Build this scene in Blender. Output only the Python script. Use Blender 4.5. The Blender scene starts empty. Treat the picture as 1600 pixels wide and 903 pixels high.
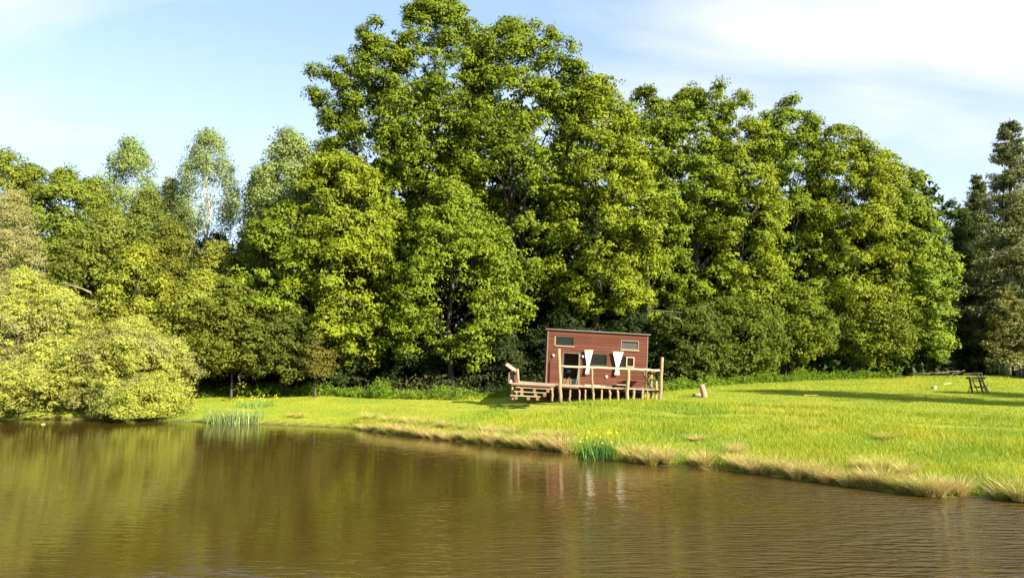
import bpy, math, random
import numpy as np
from mathutils import Vector, Matrix
R = math.radians
sc = bpy.context.scene
col = sc.collection

# ------------------------------------------------------------------ camera
F = 1164.0
HZ = math.atan(100.5 / F)
CAMZ = 3.8
cam = bpy.data.cameras.new('camera')
cam.sensor_width = 36; cam.lens = F / 1600 * 36
cam.clip_start = 0.1; cam.clip_end = 5000
co = bpy.data.objects.new('camera', cam); col.objects.link(co)
co.location = (0, 0, CAMZ); co.rotation_euler = (math.pi / 2 + HZ, 0, 0)
sc.camera = co

# ------------------------------------------------------------------ light
SUN_EL, SUN_AZ = 27.0, 133.0        # azimuth clockwise from +Y
sd = Vector((math.sin(R(SUN_AZ)) * math.cos(R(SUN_EL)), math.cos(R(SUN_AZ)) * math.cos(R(SUN_EL)), math.sin(R(SUN_EL))))
sun = bpy.data.lights.new('sun', 'SUN'); sun.energy = 5.0; sun.angle = R(0.5); sun.color = (1.0, 0.89, 0.68)
so = bpy.data.objects.new('sun', sun); col.objects.link(so)
so.rotation_euler = sd.to_track_quat('Z', 'Y').to_euler()
sc.view_settings.view_transform = 'Standard'; sc.view_settings.look = 'None'
sc.view_settings.gamma = 1.0; sc.view_settings.exposure = 1.8
try:
    sc.view_settings.use_curve_mapping = False
except Exception: pass
sc.cycles.max_bounces = 6; sc.cycles.diffuse_bounces = 3; sc.cycles.transmission_bounces = 4; sc.cycles.transparent_max_bounces = 8

w = bpy.data.worlds.new('World'); sc.world = w; w.use_nodes = True
nt = w.node_tree; nt.nodes.clear()
def N(t, ty, **kw):
    n = t.nodes.new(ty)
    for k, v in kw.items():
        if k.startswith('i_'):
            key = k[2:]
            n.inputs[int(key) if key.isdigit() else key.replace('_', ' ')].default_value = v
        else: setattr(n, k, v)
    return n
def L(t, a, b): t.links.new(a, b)
def math_node(t, op, a, b=None, c=None, clamp=False):
    n = t.nodes.new('ShaderNodeMath'); n.operation = op; n.use_clamp = clamp
    for i, x in enumerate((a, b, c)):
        if x is None: continue
        if isinstance(x, (int, float)): n.inputs[i].default_value = x
        else: t.links.new(x, n.inputs[i])
    return n.outputs[0]
def mixrgb(t, fac, a, b, mode='MIX'):
    n = t.nodes.new('ShaderNodeMix'); n.data_type = 'RGBA'; n.blend_type = mode
    for i, x in ((0, fac), (6, a), (7, b)):
        if isinstance(x, (int, float)): n.inputs[i].default_value = x
        elif isinstance(x, tuple): n.inputs[i].default_value = (*x, 1) if len(x) == 3 else x
        else: t.links.new(x, n.inputs[i])
    return n.outputs[2]
def ramp(t, fac, stops):
    n = t.nodes.new('ShaderNodeValToRGB'); cr = n.color_ramp
    while len(cr.elements) < len(stops): cr.elements.new(0.5)
    for e, (p, c) in zip(cr.elements, stops):
        e.position = p; e.color = (*c, 1) if isinstance(c, tuple) else (c, c, c, 1)
    t.links.new(fac, n.inputs[0]); return n.outputs[0]
sky = N(nt, 'ShaderNodeTexSky', sky_type='NISHITA', sun_disc=False, sun_elevation=R(SUN_EL), sun_rotation=R(SUN_AZ), air_density=1.0, dust_density=0.6, ozone_density=2.2)
tc = N(nt, 'ShaderNodeTexCoord')
sep = N(nt, 'ShaderNodeSeparateXYZ'); L(nt, tc.outputs['Generated'], sep.inputs[0])
zz = math_node(nt, 'ADD', math_node(nt, 'MAXIMUM', sep.outputs[2], 0.0), 0.22)
px_ = math_node(nt, 'DIVIDE', sep.outputs[0], zz); py_ = math_node(nt, 'DIVIDE', sep.outputs[1], zz)
cmb = N(nt, 'ShaderNodeCombineXYZ'); L(nt, px_, cmb.inputs[0]); L(nt, py_, cmb.inputs[1])
mp = N(nt, 'ShaderNodeMapping'); L(nt, cmb.outputs[0], mp.inputs[0])
mp.inputs['Rotation'].default_value = (0, 0, R(-35)); mp.inputs['Scale'].default_value = (0.8, 2.0, 1); mp.inputs['Location'].default_value = (3.1, 1.2, 0)
nz = N(nt, 'ShaderNodeTexNoise', i_Scale=0.9, i_Detail=7.0, i_Roughness=0.5, i_Distortion=0.5); L(nt, mp.outputs[0], nz.inputs[0])
nb = N(nt, 'ShaderNodeTexNoise', i_Scale=0.5, i_Detail=2.0); L(nt, cmb.outputs[0], nb.inputs[0])
# broad cloud bank over the right of the view, thin haze low down
bank = ramp(nt, sep.outputs[0], [(0.0, 0.0), (0.12, 0.0), (0.42, 1.0)])
low = ramp(nt, sep.outputs[2], [(0.0, 0.75), (0.27, 0.55), (0.40, 0.12), (1.0, 0.0)])
m1 = math_node(nt, 'ADD', nz.outputs[0], math_node(nt, 'MULTIPLY', bank, 0.15))
m1 = math_node(nt, 'ADD', m1, math_node(nt, 'MULTIPLY', low, 0.12))
m1 = ramp(nt, m1, [(0.0, 0.0), (0.49, 0.0), (0.76, 0.9), (1.0, 1.0)])
fac = math_node(nt, 'MAXIMUM', m1, math_node(nt, 'MULTIPLY', low, 0.6), clamp=True)
skyc = mixrgb(nt, 1.0, sky.outputs[0], (0.92, 1.0, 1.06), 'MULTIPLY')
skyc = mixrgb(nt, 0.2, skyc, (5.2, 6.3, 7.0))
skyc = mixrgb(nt, fac, skyc, (4.7, 4.85, 5.05))
bg = N(nt, 'ShaderNodeBackground', i_Strength=0.068); L(nt, skyc, bg.inputs[0])
wo = N(nt, 'ShaderNodeOutputWorld'); L(nt, bg.outputs[0], wo.inputs[0])

# ------------------------------------------------------------------ pixel -> world
cs, sn = math.cos(HZ), math.sin(HZ)
def P(px, py, Y):
    a = (px - 800) / F; b = (451.5 - py) / F
    t = Y / (cs - b * sn)
    return Vector((a * t, Y, CAMZ + t * (sn + b * cs)))
def W0(px, py, z=0.0):
    a = (px - 800) / F; b = (451.5 - py) / F
    t = (z - CAMZ) / (sn + b * cs)
    return (a * t, t * (cs - b * sn))
def XP(px, Y): return (px - 800) / F * Y * 1.0      # x of a column at depth Y (near the horizon)

# ------------------------------------------------------------------ materials
MATS = {}
def newmat(name):
    m = bpy.data.materials.new(name); m.use_nodes = True
    t = m.node_tree; b = t.nodes['Principled BSDF']; return m, t, b
def leaf_mat(c, var=0.35, trans=0.35, nscale=0.35, dark=None):
    key = ('leaf', c, var, trans, dark)
    if key in MATS: return MATS[key]
    m, t, b = newmat('leaf')
    at = N(t, 'ShaderNodeAttribute', attribute_name='tone')
    tcn = N(t, 'ShaderNodeTexCoord')
    n = N(t, 'ShaderNodeTexNoise', i_Scale=nscale, i_Detail=3.0); L(t, tcn.outputs['Object'], n.inputs[0])
    c0 = tuple(x * (1 - var) for x in c); c1 = tuple(x * (1 + var) for x in c)
    base = mixrgb(t, at.outputs['Fac'], c0, c1)
    # patches of yellower young growth
    yel = (c[0] * 1.25, c[1] * 1.16, c[2] * 0.9)
    f = ramp(t, n.outputs[0], [(0.0, 0.0), (0.42, 0.0), (0.68, 0.75), (1.0, 0.9)])
    base = mixrgb(t, f, base, yel)
    if dark:
        f2 = ramp(t, n.outputs[0], [(0.0, 1.0), (0.35, 0.8), (0.48, 0.0), (1.0, 0.0)])
        base = mixrgb(t, f2, base, dark)
    L(t, base, b.inputs['Base Color']); b.inputs['Roughness'].default_value = 0.55
    b.inputs['Specular IOR Level'].default_value = 0.12
    tr = N(t, 'ShaderNodeBsdfTranslucent'); L(t, mixrgb(t, 1.0, base, (1.35, 1.40, 0.6), 'MULTIPLY'), tr.inputs[0])
    mx = N(t, 'ShaderNodeMixShader'); mx.inputs[0].default_value = trans
    L(t, b.outputs[0], mx.inputs[1]); L(t, tr.outputs[0], mx.inputs[2])
    na = N(t, 'ShaderNodeAttribute', attribute_name='clump_normal'); gn = N(t, 'ShaderNodeNewGeometry')
    vm = N(t, 'ShaderNodeVectorMath', operation='MULTIPLY_ADD'); L(t, na.outputs['Vector'], vm.inputs[0]); vm.inputs[1].default_value = (1.3, 1.3, 1.3); L(t, gn.outputs['Normal'], vm.inputs[2])
    vn = N(t, 'ShaderNodeVectorMath', operation='NORMALIZE'); L(t, vm.outputs[0], vn.inputs[0])
    L(t, vn.outputs[0], b.inputs['Normal']); L(t, vn.outputs[0], tr.inputs['Normal'])
    L(t, mx.outputs[0], t.nodes['Material Output'].inputs[0])
    MATS[key] = m; return m
def bark_mat(c, white=False):
    key = ('bark', c, white)
    if key in MATS: return MATS[key]
    m, t, b = newmat('bark'); tcn = N(t, 'ShaderNodeTexCoord')
    mpn = N(t, 'ShaderNodeMapping'); L(t, tcn.outputs['Object'], mpn.inputs[0]); mpn.inputs['Scale'].default_value = (8, 8, 1.5) if not white else (2, 2, 9)
    n = N(t, 'ShaderNodeTexNoise', i_Scale=1.5, i_Detail=5.0); L(t, mpn.outputs[0], n.inputs[0])
    c0 = tuple(x * 0.5 for x in c); c1 = tuple(min(1, x * 1.5) for x in c)
    if white: out = ramp(t, n.outputs[0], [(0.0, (0.03, 0.03, 0.03)), (0.40, (0.06, 0.055, 0.05)), (0.47, c), (1.0, c)])
    else: out = ramp(t, n.outputs[0], [(0.25, c0), (0.75, c1)])
    L(t, out, b.inputs['Base Color']); b.inputs['Roughness'].default_value = 0.9
    bu = N(t, 'ShaderNodeBump', i_Strength=0.5, i_Distance=0.03); L(t, n.outputs[0], bu.inputs['Height']); L(t, bu.outputs[0], b.inputs['Normal'])
    MATS[key] = m; return m
def surf_mat(name, c, rough=0.6, var=0.15, sc_=(3, 3, 3), metal=0.0, bump=0.15, spec=0.4):
    key = (name, c)
    if key in MATS: return MATS[key]
    m, t, b = newmat(name); tcn = N(t, 'ShaderNodeTexCoord')
    mpn = N(t, 'ShaderNodeMapping'); L(t, tcn.outputs['Object'], mpn.inputs[0]); mpn.inputs['Scale'].default_value = sc_
    n = N(t, 'ShaderNodeTexNoise', i_Scale=1.0, i_Detail=6.0, i_Roughness=0.6); L(t, mpn.outputs[0], n.inputs[0])
    n2 = N(t, 'ShaderNodeTexNoise', i_Scale=0.8, i_Detail=2.0); L(t, tcn.outputs['Object'], n2.inputs[0])
    oi = N(t, 'ShaderNodeObjectInfo')
    f = math_node(t, 'ADD', math_node(t, 'MULTIPLY', n.outputs[0], 0.6), math_node(t, 'MULTIPLY', n2.outputs[0], 0.4))
    f = math_node(t, 'ADD', f, math_node(t, 'MULTIPLY', math_node(t, 'SUBTRACT', oi.outputs['Random'], 0.5), 0.18))
    out = ramp(t, f, [(0.25, tuple(x * (1 - var * 1.6) for x in c)), (0.5, c), (0.75, tuple(min(1, x * (1 + var * 1.6)) for x in c))])
    L(t, out, b.inputs['Base Color']); b.inputs['Roughness'].default_value = rough; b.inputs['Metallic'].default_value = metal
    b.inputs['Specular IOR Level'].default_value = spec
    if bump:
        bu = N(t, 'ShaderNodeBump', i_Strength=bump, i_Distance=0.02); L(t, n.outputs[0], bu.inputs['Height']); L(t, bu.outputs[0], b.inputs['Normal'])
    MATS[key] = m; return m

# ------------------------------------------------------------------ mesh helpers
def np_mesh(name, V, Fq, mat, parent=None, tone=None, smooth=False, mesh_only=False, nrm=None):
    V = np.asarray(V, dtype=np.float32); Fq = np.asarray(Fq, dtype=np.int32)
    me = bpy.data.meshes.new(name)
    me.vertices.add(len(V)); me.vertices.foreach_set('co', V.ravel())
    k = Fq.shape[1]; n = len(Fq)
    me.loops.add(n * k); me.loops.foreach_set('vertex_index', Fq.ravel())
    me.polygons.add(n); me.polygons.foreach_set('loop_start', np.arange(0, n * k, k, dtype=np.int32))
    if smooth: me.polygons.foreach_set('use_smooth', np.ones(n, dtype=bool))
    if tone is not None:
        at = me.attributes.new('tone', 'FLOAT', 'FACE'); at.data.foreach_set('value', np.asarray(tone, dtype=np.float32))
    if nrm is not None:
        at = me.attributes.new('clump_normal', 'FLOAT_VECTOR', 'FACE'); at.data.foreach_set('vector', np.asarray(nrm, dtype=np.float32).ravel())
    me.update(calc_edges=True); me.materials.append(mat)
    if mesh_only: return me
    o = bpy.data.objects.new(name, me); col.objects.link(o)
    if parent: o.parent = parent
    return o
class MB:
    """collects simple shapes into one mesh"""
    def __init__(s): s.v = []; s.f = []
    def add(s, vs, fs):
        k = len(s.v); s.v += [tuple(v) for v in vs]; s.f += [tuple(i + k for i in f) for f in fs]; return s
    def box(s, a, b, M=None):
        x0, y0, z0 = a; x1, y1, z1 = b
        vs = [Vector(p) for p in ((x0, y0, z0), (x1, y0, z0), (x1, y1, z0), (x0, y1, z0), (x0, y0, z1), (x1, y0, z1), (x1, y1, z1), (x0, y1, z1))]
        if M is not None: vs = [M @ p for p in vs]
        return s.add(vs, [(0, 3, 2, 1), (4, 5, 6, 7), (0, 1, 5, 4), (1, 2, 6, 5), (2, 3, 7, 6), (3, 0, 4, 7)])
    def bar(s, p, q, wx, wy=None):
        p = Vector(p); q = Vector(q); d = q - p; l = d.length; wy = wy or wx
        M = Matrix.Translation(p) @ d.to_track_quat('Z', 'Y').to_matrix().to_4x4()
        return s.box((-wx / 2, -wy / 2, 0), (wx / 2, wy / 2, l), M)
    def tube(s, pts, rad, n=8):
        pts = [Vector(p) for p in pts]
        if not hasattr(rad, '__len__'): rad = [rad] * len(pts)
        k0 = len(s.v); u = None
        for i, p in enumerate(pts):
            d = (pts[min(i + 1, len(pts) - 1)] - pts[max(i - 1, 0)]).normalized()
            if u is None: u = d.orthogonal().normalized()
            u = (u - d * u.dot(d)).normalized(); v = d.cross(u)
            for j in range(n):
                a = 2 * math.pi * j / n
                s.v.append(tuple(p + (u * math.cos(a) + v * math.sin(a)) * rad[i]))
        for i in range(len(pts) - 1):
            for j in range(n):
                a = k0 + i * n + j; b = k0 + i * n + (j + 1) % n
                s.f.append((a, b, b + n, a + n))
        s.f.append(tuple(k0 + j for j in reversed(range(n))))
        s.f.append(tuple(k0 + (len(pts) - 1) * n + j for j in range(n)))
        return s
    def ball(s, c, r, n=10, m=6, sz=1.0):
        c = Vector(c); pts = []
        k0 = len(s.v)
        for i in range(m + 1):
            th = math.pi * i / m
            for j in range(n):
                a = 2 * math.pi * j / n
                s.v.append((c.x + r * math.sin(th) * math.cos(a), c.y + r * math.sin(th) * math.sin(a), c.z + r * sz * math.cos(th)))
        for i in range(m):
            for j in range(n):
                a = k0 + i * n + j; b = k0 + i * n + (j + 1) % n
                s.f.append((a, a + n, b + n, b))
        return s
    def build(s, name, mat, parent=None, smooth=False, bevel=0.0):
        me = bpy.data.meshes.new(name); me.from_pydata(s.v, [], s.f); me.materials.append(mat)
        if smooth: me.polygons.foreach_set('use_smooth', [len(p.vertices) == 4 for p in me.polygons])
        me.update()
        o = bpy.data.objects.new(name, me); col.objects.link(o)
        if parent: o.parent = parent
        if bevel:
            md = o.modifiers.new('bevel', 'BEVEL'); md.width = bevel; md.segments = 2; md.limit_method = 'ANGLE'
        return o
def tag(o, label=None, cat=None, group=None, kind=None):
    if label: o['label'] = label
    if cat: o['category'] = cat
    if group: o['group'] = group
    if kind: o['kind'] = kind
    return o
def empty(name, loc, label, cat, group=None, rot=(0, 0, 0)):
    o = bpy.data.objects.new(name, None); col.objects.link(o); o.location = loc; o.rotation_euler = rot
    o.empty_display_size = 0.3
    return tag(o, label, cat, group)

# ------------------------------------------------------------------ terrain
shore_px = [(-900, 653), (-500, 654), (-200, 655), (0, 655), (200, 656), (280, 658), (400, 662), (470, 665), (540, 668), (560, 671), (600, 677), (700, 688), (800, 699), (880, 706), (960, 720), (1050, 728), (1110, 730), (1150, 737), (1300, 756), (1450, 777), (1520, 776), (1560, 778), (1620, 790)]
SP = np.array([W0(*p) for p in shore_px])
SP = np.vstack([[[-140, 44]], SP, [[18, 16.5], [26, 12.5], [40, 8], [70, 4], [140, 2]]])
def shoreY(x): return np.interp(x, SP[:, 0], SP[:, 1])
_rs = np.random.RandomState(5)
_w = [( _rs.uniform(0.15, 1.1), _rs.uniform(0.15, 1.1), _rs.uniform(0, 6.28), _rs.uniform(0, 6.28)) for _ in range(9)]
def wob(x, y):
    s = 0
    for a, b, c, d in _w: s = s + np.sin(a * x + c) * np.sin(b * y + d)
    return s / 9
def ground(x, y):
    x = np.asarray(x, float); y = np.asarray(y, float)
    s = y - shoreY(x)
    up = 0.26 * np.clip(s / 0.7, 0, 1) + 0.95 * np.clip((s - 0.3) / 15, 0, 1) ** 0.9 + 0.017 * np.clip(s - 15, 0, 60) + 0.05 * wob(x, y) * np.clip(s / 3, 0, 1)
    # slight rise towards the steps of the terrace
    dn = -0.9 * np.clip(-s / 2.0, 0, 1)
    near = 1.7 * np.clip((2.0 - y) / 3.0, 0, 1)       # the bank the photographer stands on
    return np.where(s > 0, up, np.maximum(dn, -0.9) + near)
def G(x, y): return float(ground(x, y))
xs = np.concatenate([[-1500, -600, -250, -140], np.arange(-90, 90.1, 0.55), [140, 250, 600, 1500]])
ys = np.concatenate([[-1200, -300, -80, -30], np.arange(-10, 12, 1.0), np.arange(12, 72, 0.35), np.arange(72, 120, 2.0), [140, 250, 600, 2000]])
XX, YY = np.meshgrid(xs, ys); ZZ = ground(XX, YY)
V = np.stack([XX, YY, ZZ], -1).reshape(-1, 3)
nx, ny = len(xs), len(ys)
ii = (np.arange(ny - 1)[:, None] * nx + np.arange(nx - 1)[None]).ravel()
Fq = np.stack([ii, ii + 1, ii + nx + 1, ii + nx], -1)
# tree line depth as a function of x (meadow ends there)
def woodY(x): return np.interp(x, [-60, -27, -20, -12, -8, -3, 3, 9, 12, 16, 30, 40, 60], [48, 50, 53, 52, 49.5, 46.6, 46.6, 48, 51, 55.5, 62, 61, 60])

GR = (0.27, 0.30, 0.012)
m, t, b = newmat('meadow_ground'); geo = N(t, 'ShaderNodeNewGeometry')
n1 = N(t, 'ShaderNodeTexNoise', i_Scale=0.25, i_Detail=4.0); L(t, geo.outputs['Position'], n1.inputs[0])
n2 = N(t, 'ShaderNodeTexNoise', i_Scale=6.0, i_Detail=6.0, i_Roughness=0.75); L(t, geo.outputs['Position'], n2.inputs[0])
c = ramp(t, n1.outputs[0], [(0.3, (0.13, 0.21, 0.012)), (0.5, GR), (0.62, (0.30, 0.31, 0.02)), (0.75, (0.34, 0.28, 0.06))])
c = mixrgb(t, ramp(t, n2.outputs[0], [(0.3, 0.7), (0.55, 0.0)]), c, (0.05, 0.08, 0.008))
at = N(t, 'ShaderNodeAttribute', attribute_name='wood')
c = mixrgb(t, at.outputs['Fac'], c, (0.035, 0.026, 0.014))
at2 = N(t, 'ShaderNodeAttribute', attribute_name='mud')
c = mixrgb(t, at2.outputs['Fac'], c, (0.06, 0.042, 0.02))
L(t, c, b.inputs['Base Color']); b.inputs['Roughness'].default_value = 0.95
bu = N(t, 'ShaderNodeBump', i_Strength=0.8, i_Distance=0.06); L(t, n2.outputs[0], bu.inputs['Height']); L(t, bu.outputs[0], b.inputs['Normal'])
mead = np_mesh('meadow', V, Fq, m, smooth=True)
tag(mead, 'sunlit yellow green meadow sloping down to the pond', kind='structure')
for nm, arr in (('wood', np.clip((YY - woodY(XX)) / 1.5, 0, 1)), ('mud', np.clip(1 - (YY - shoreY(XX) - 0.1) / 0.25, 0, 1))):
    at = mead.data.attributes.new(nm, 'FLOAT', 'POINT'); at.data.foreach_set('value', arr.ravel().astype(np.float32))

# ------------------------------------------------------------------ water
m, t, b = newmat('pond_water'); geo = N(t, 'ShaderNodeNewGeometry')
b.inputs['Base Color'].default_value = (0.075, 0.045, 0.010, 1); b.inputs['Roughness'].default_value = 0.02
b.inputs['IOR'].default_value = 1.38
nw = N(t, 'ShaderNodeTexNoise', i_Scale=0.12, i_Detail=2.0); L(t, geo.outputs['Position'], nw.inputs[0])
L(t, ramp(t, nw.outputs[0], [(0.3, (0.048, 0.029, 0.006)), (0.7, (0.062, 0.040, 0.009))]), b.inputs['Base Color'])
sepp = N(t, 'ShaderNodeSeparateXYZ'); L(t, geo.outputs['Position'], sepp.inputs[0])
def wave(rot, scx, scy, scale, det):
    mpn = N(t, 'ShaderNodeMapping'); L(t, geo.outputs['Position'], mpn.inputs[0])
    mpn.inputs['Rotation'].default_value = (0, 0, R(rot)); mpn.inputs['Scale'].default_value = (scx, scy, 1)
    n = N(t, 'ShaderNodeTexNoise', i_Scale=scale, i_Detail=det, i_Roughness=0.5); L(t, mpn.outputs[0], n.inputs[0]); return n.outputs[0]
wa = wave(13, 1.0, 4.6, 0.75, 2.5); wb = wave(10, 1.0, 3.6, 3.6, 3.0); wc = wave(10, 1, 1.6, 9.0, 2.0)
big = N(t, 'ShaderNodeTexNoise', i_Scale=0.10, i_Detail=1.0); L(t, geo.outputs['Position'], big.inputs[0])
# breeze reaches the near right of the pond: the left and far side lie calmer
br = math_node(t, 'ADD', math_node(t, 'MULTIPLY', sepp.outputs[0], 0.045), math_node(t, 'MULTIPLY', math_node(t, 'SUBTRACT', 24, sepp.outputs[1]), 0.035))
br = math_node(t, 'ADD', br, math_node(t, 'MULTIPLY', math_node(t, 'SUBTRACT', big.outputs[0], 0.5), 1.3))
br = math_node(t, 'MULTIPLY', math_node(t, 'ADD', br, 0.08), 0.66, clamp=True)
br = math_node(t, 'MULTIPLY', br, br)
wa = math_node(t, 'SUBTRACT', 1.0, math_node(t, 'ABSOLUTE', math_node(t, 'MULTIPLY', math_node(t, 'SUBTRACT', wa, 0.5), 3.0)))
wa = math_node(t, 'MULTIPLY', math_node(t, 'MULTIPLY', wa, wa), 0.55)
h = math_node(t, 'ADD', math_node(t, 'MULTIPLY', wa, 1.0), math_node(t, 'MULTIPLY', wb, 0.35))
h = math_node(t, 'ADD', h, math_node(t, 'MULTIPLY', wc, 0.06))
h = math_node(t, 'MULTIPLY', h, math_node(t, 'ADD', math_node(t, 'MULTIPLY', br, 1.0), 0.010))
bu = N(t, 'ShaderNodeBump', i_Strength=1.0, i_Distance=0.40); L(t, h, bu.inputs['Height']); L(t, bu.outputs[0], b.inputs['Normal'])
wm = MB(); wm.add([(-150, -8, 0), (145, -8, 0), (145, 60, 0), (-150, 60, 0)], [(0, 1, 2, 3)])
water = wm.build('pond_water', m); tag(water, 'brown rippled pond water reflecting the trees', kind='structure')

# ------------------------------------------------------------------ foliage helpers
def unit(a): return a / np.maximum(np.linalg.norm(a, axis=-1, keepdims=True), 1e-6)
def leaf_quads(rs, C, Nrm, size, asp=0.62, jit=0.35):
    n = len(C); s = (size * rs.uniform(1 - jit, 1 + jit, n))[:, None]
    rv = unit(rs.normal(size=(n, 3))); T = unit(np.cross(Nrm, rv)); B = np.cross(Nrm, T)
    fold = Nrm * s * 0.18
    V = np.stack([C - T * s * 0.45 + B * s * asp * 0.6 - fold, C - T * s * 0.45 - B * s * asp * 0.6 - fold, C + T * s * 0.72], 1)
    return V.reshape(-1, 3), np.arange(n * 3).reshape(-1, 3)
def boughs_to_leaves(rs, BC, BR, cr, clumps, leaves, leaf, up=0.45, out=None, flat=0.6, nrand=0.75, asp=0.62):
    """BC bough centres, BR radii -> clumps on their outer shells -> leaves in caps"""
    nb = len(BC); d = unit(rs.normal(size=(nb, clumps, 3)) + np.array([0, 0, 0.55]) + (0 if out is None else out[:, None] * 0.75))
    rr = (BR[:, None] * rs.uniform(0.55, 1.08, (nb, clumps)))[..., None]
    rr = rr * np.where(rs.uniform(0, 1, rr.shape) < 0.18, rs.uniform(1.1, 1.5, rr.shape), 1.0)
    CC = BC[:, None] + d * rr * np.array([1, 1, 0.78]); tn = rs.uniform(0, 1, (nb, clumps))
    tb = rs.uniform(0, 1, (nb, 1))
    crr = cr * rs.uniform(0.45, 1.35, (nb, clumps))
    CC = CC.reshape(-1, 3); d = d.reshape(-1, 3); crr = crr.ravel(); tone = (0.4 * tn + 0.6 * tb).ravel(); n = len(CC)
    e = unit(rs.normal(size=(n, leaves, 3)) + d[:, None] * 0.5 + np.array([0, 0, up]))
    r = rs.uniform(0.45, 1.12, (n, leaves))[..., None] * crr[:, None, None]
    Lc = CC[:, None] + e * r * np.array([1.1, 1.1, flat])
    nr = unit(e * 0.6 + d[:, None] * 0.35 + np.array([0, 0, 0.35]) + rs.normal(size=(n, leaves, 3)) * nrand)
    tl = np.clip(tone[:, None] + rs.uniform(-0.15, 0.15, (n, leaves)), 0, 1)
    V, Fq = leaf_quads(rs, Lc.reshape(-1, 3), nr.reshape(-1, 3), leaf, asp)
    cn = unit(e * 0.75 + d[:, None] * 0.5 + np.array([0, 0, 0.15]) + rs.normal(size=(n, leaves, 3)) * 0.22)
    return V, Fq, tl.ravel(), cn.reshape(-1, 3)
PROF = {'oak': ([0, .1, .3, .55, .75, .9, 1], [.66, .88, 1, 1.0, .88, .66, .30]),
        'tall': ([0, .1, .3, .6, .8, .93, 1], [.75, .95, 1, .98, .86, .62, .30]),
        'dome': ([0, .1, .3, .5, .75, .92, 1], [.96, 1.0, .98, .92, .7, .4, .1]),
        'birch': ([0, .15, .35, .6, .8, .93, 1], [.6, .95, 1, .9, .7, .45, .15])}
def wiggle(rs, a, b, k, amt):
    a = np.array(a, float); b = np.array(b, float)
    return [tuple(a + (b - a) * i / k + (rs.normal(size=3) * amt if 0 < i < k else 0)) for i in range(k + 1)]
def trunk_mesh(rs, H, r0, BC, zb, limbs=12, lean=(0, 0), tr=0.7, thin=1.0):
    mb = MB(); k = 7
    top = np.array([lean[0], lean[1], H * tr])
    pts = []
    for i in range(k + 1):
        f = i / k; p = top * f + (rs.normal(size=3) * 0.12 * H / 20 * np.array([1, 1, 0]) if i > 1 else 0); p[2] = H * tr * f - (0.4 if i == 0 else 0); pts.append(tuple(p))
    rad = [r0 * 1.35] + [r0 * (1 - 0.82 * (i / k)) for i in range(1, k + 1)]
    mb.tube(pts, rad, 9)
    if len(BC):
        idx = rs.choice(len(BC), min(limbs, len(BC)), replace=False)
        for j in idx:
            tgt = BC[j]; f = np.clip((tgt[2] * 0.72) / (H * tr), zb, 0.97); q = f * k; i0 = min(int(q), k - 1)
            s0 = np.array(pts[i0]) * (1 - (q - i0)) + np.array(pts[i0 + 1]) * (q - i0)
            rr = r0 * (1 - 0.8 * f) * 0.5 * thin
            mid = wiggle(rs, s0, tgt, 4, 0.22 * H / 20)
            mb.tube(mid, [rr, rr * .8, rr * .6, rr * .42, rr * .15], 6)
            for _ in range(2):
                tw = np.array(mid[rs.randint(2, 4)]); mb.tube(wiggle(rs, tw, np.array(tgt) + rs.normal(size=3) * 0.6, 3, 0.12), [rr * .4, rr * .3, rr * .2, rr * .05], 4)
    return mb
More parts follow.
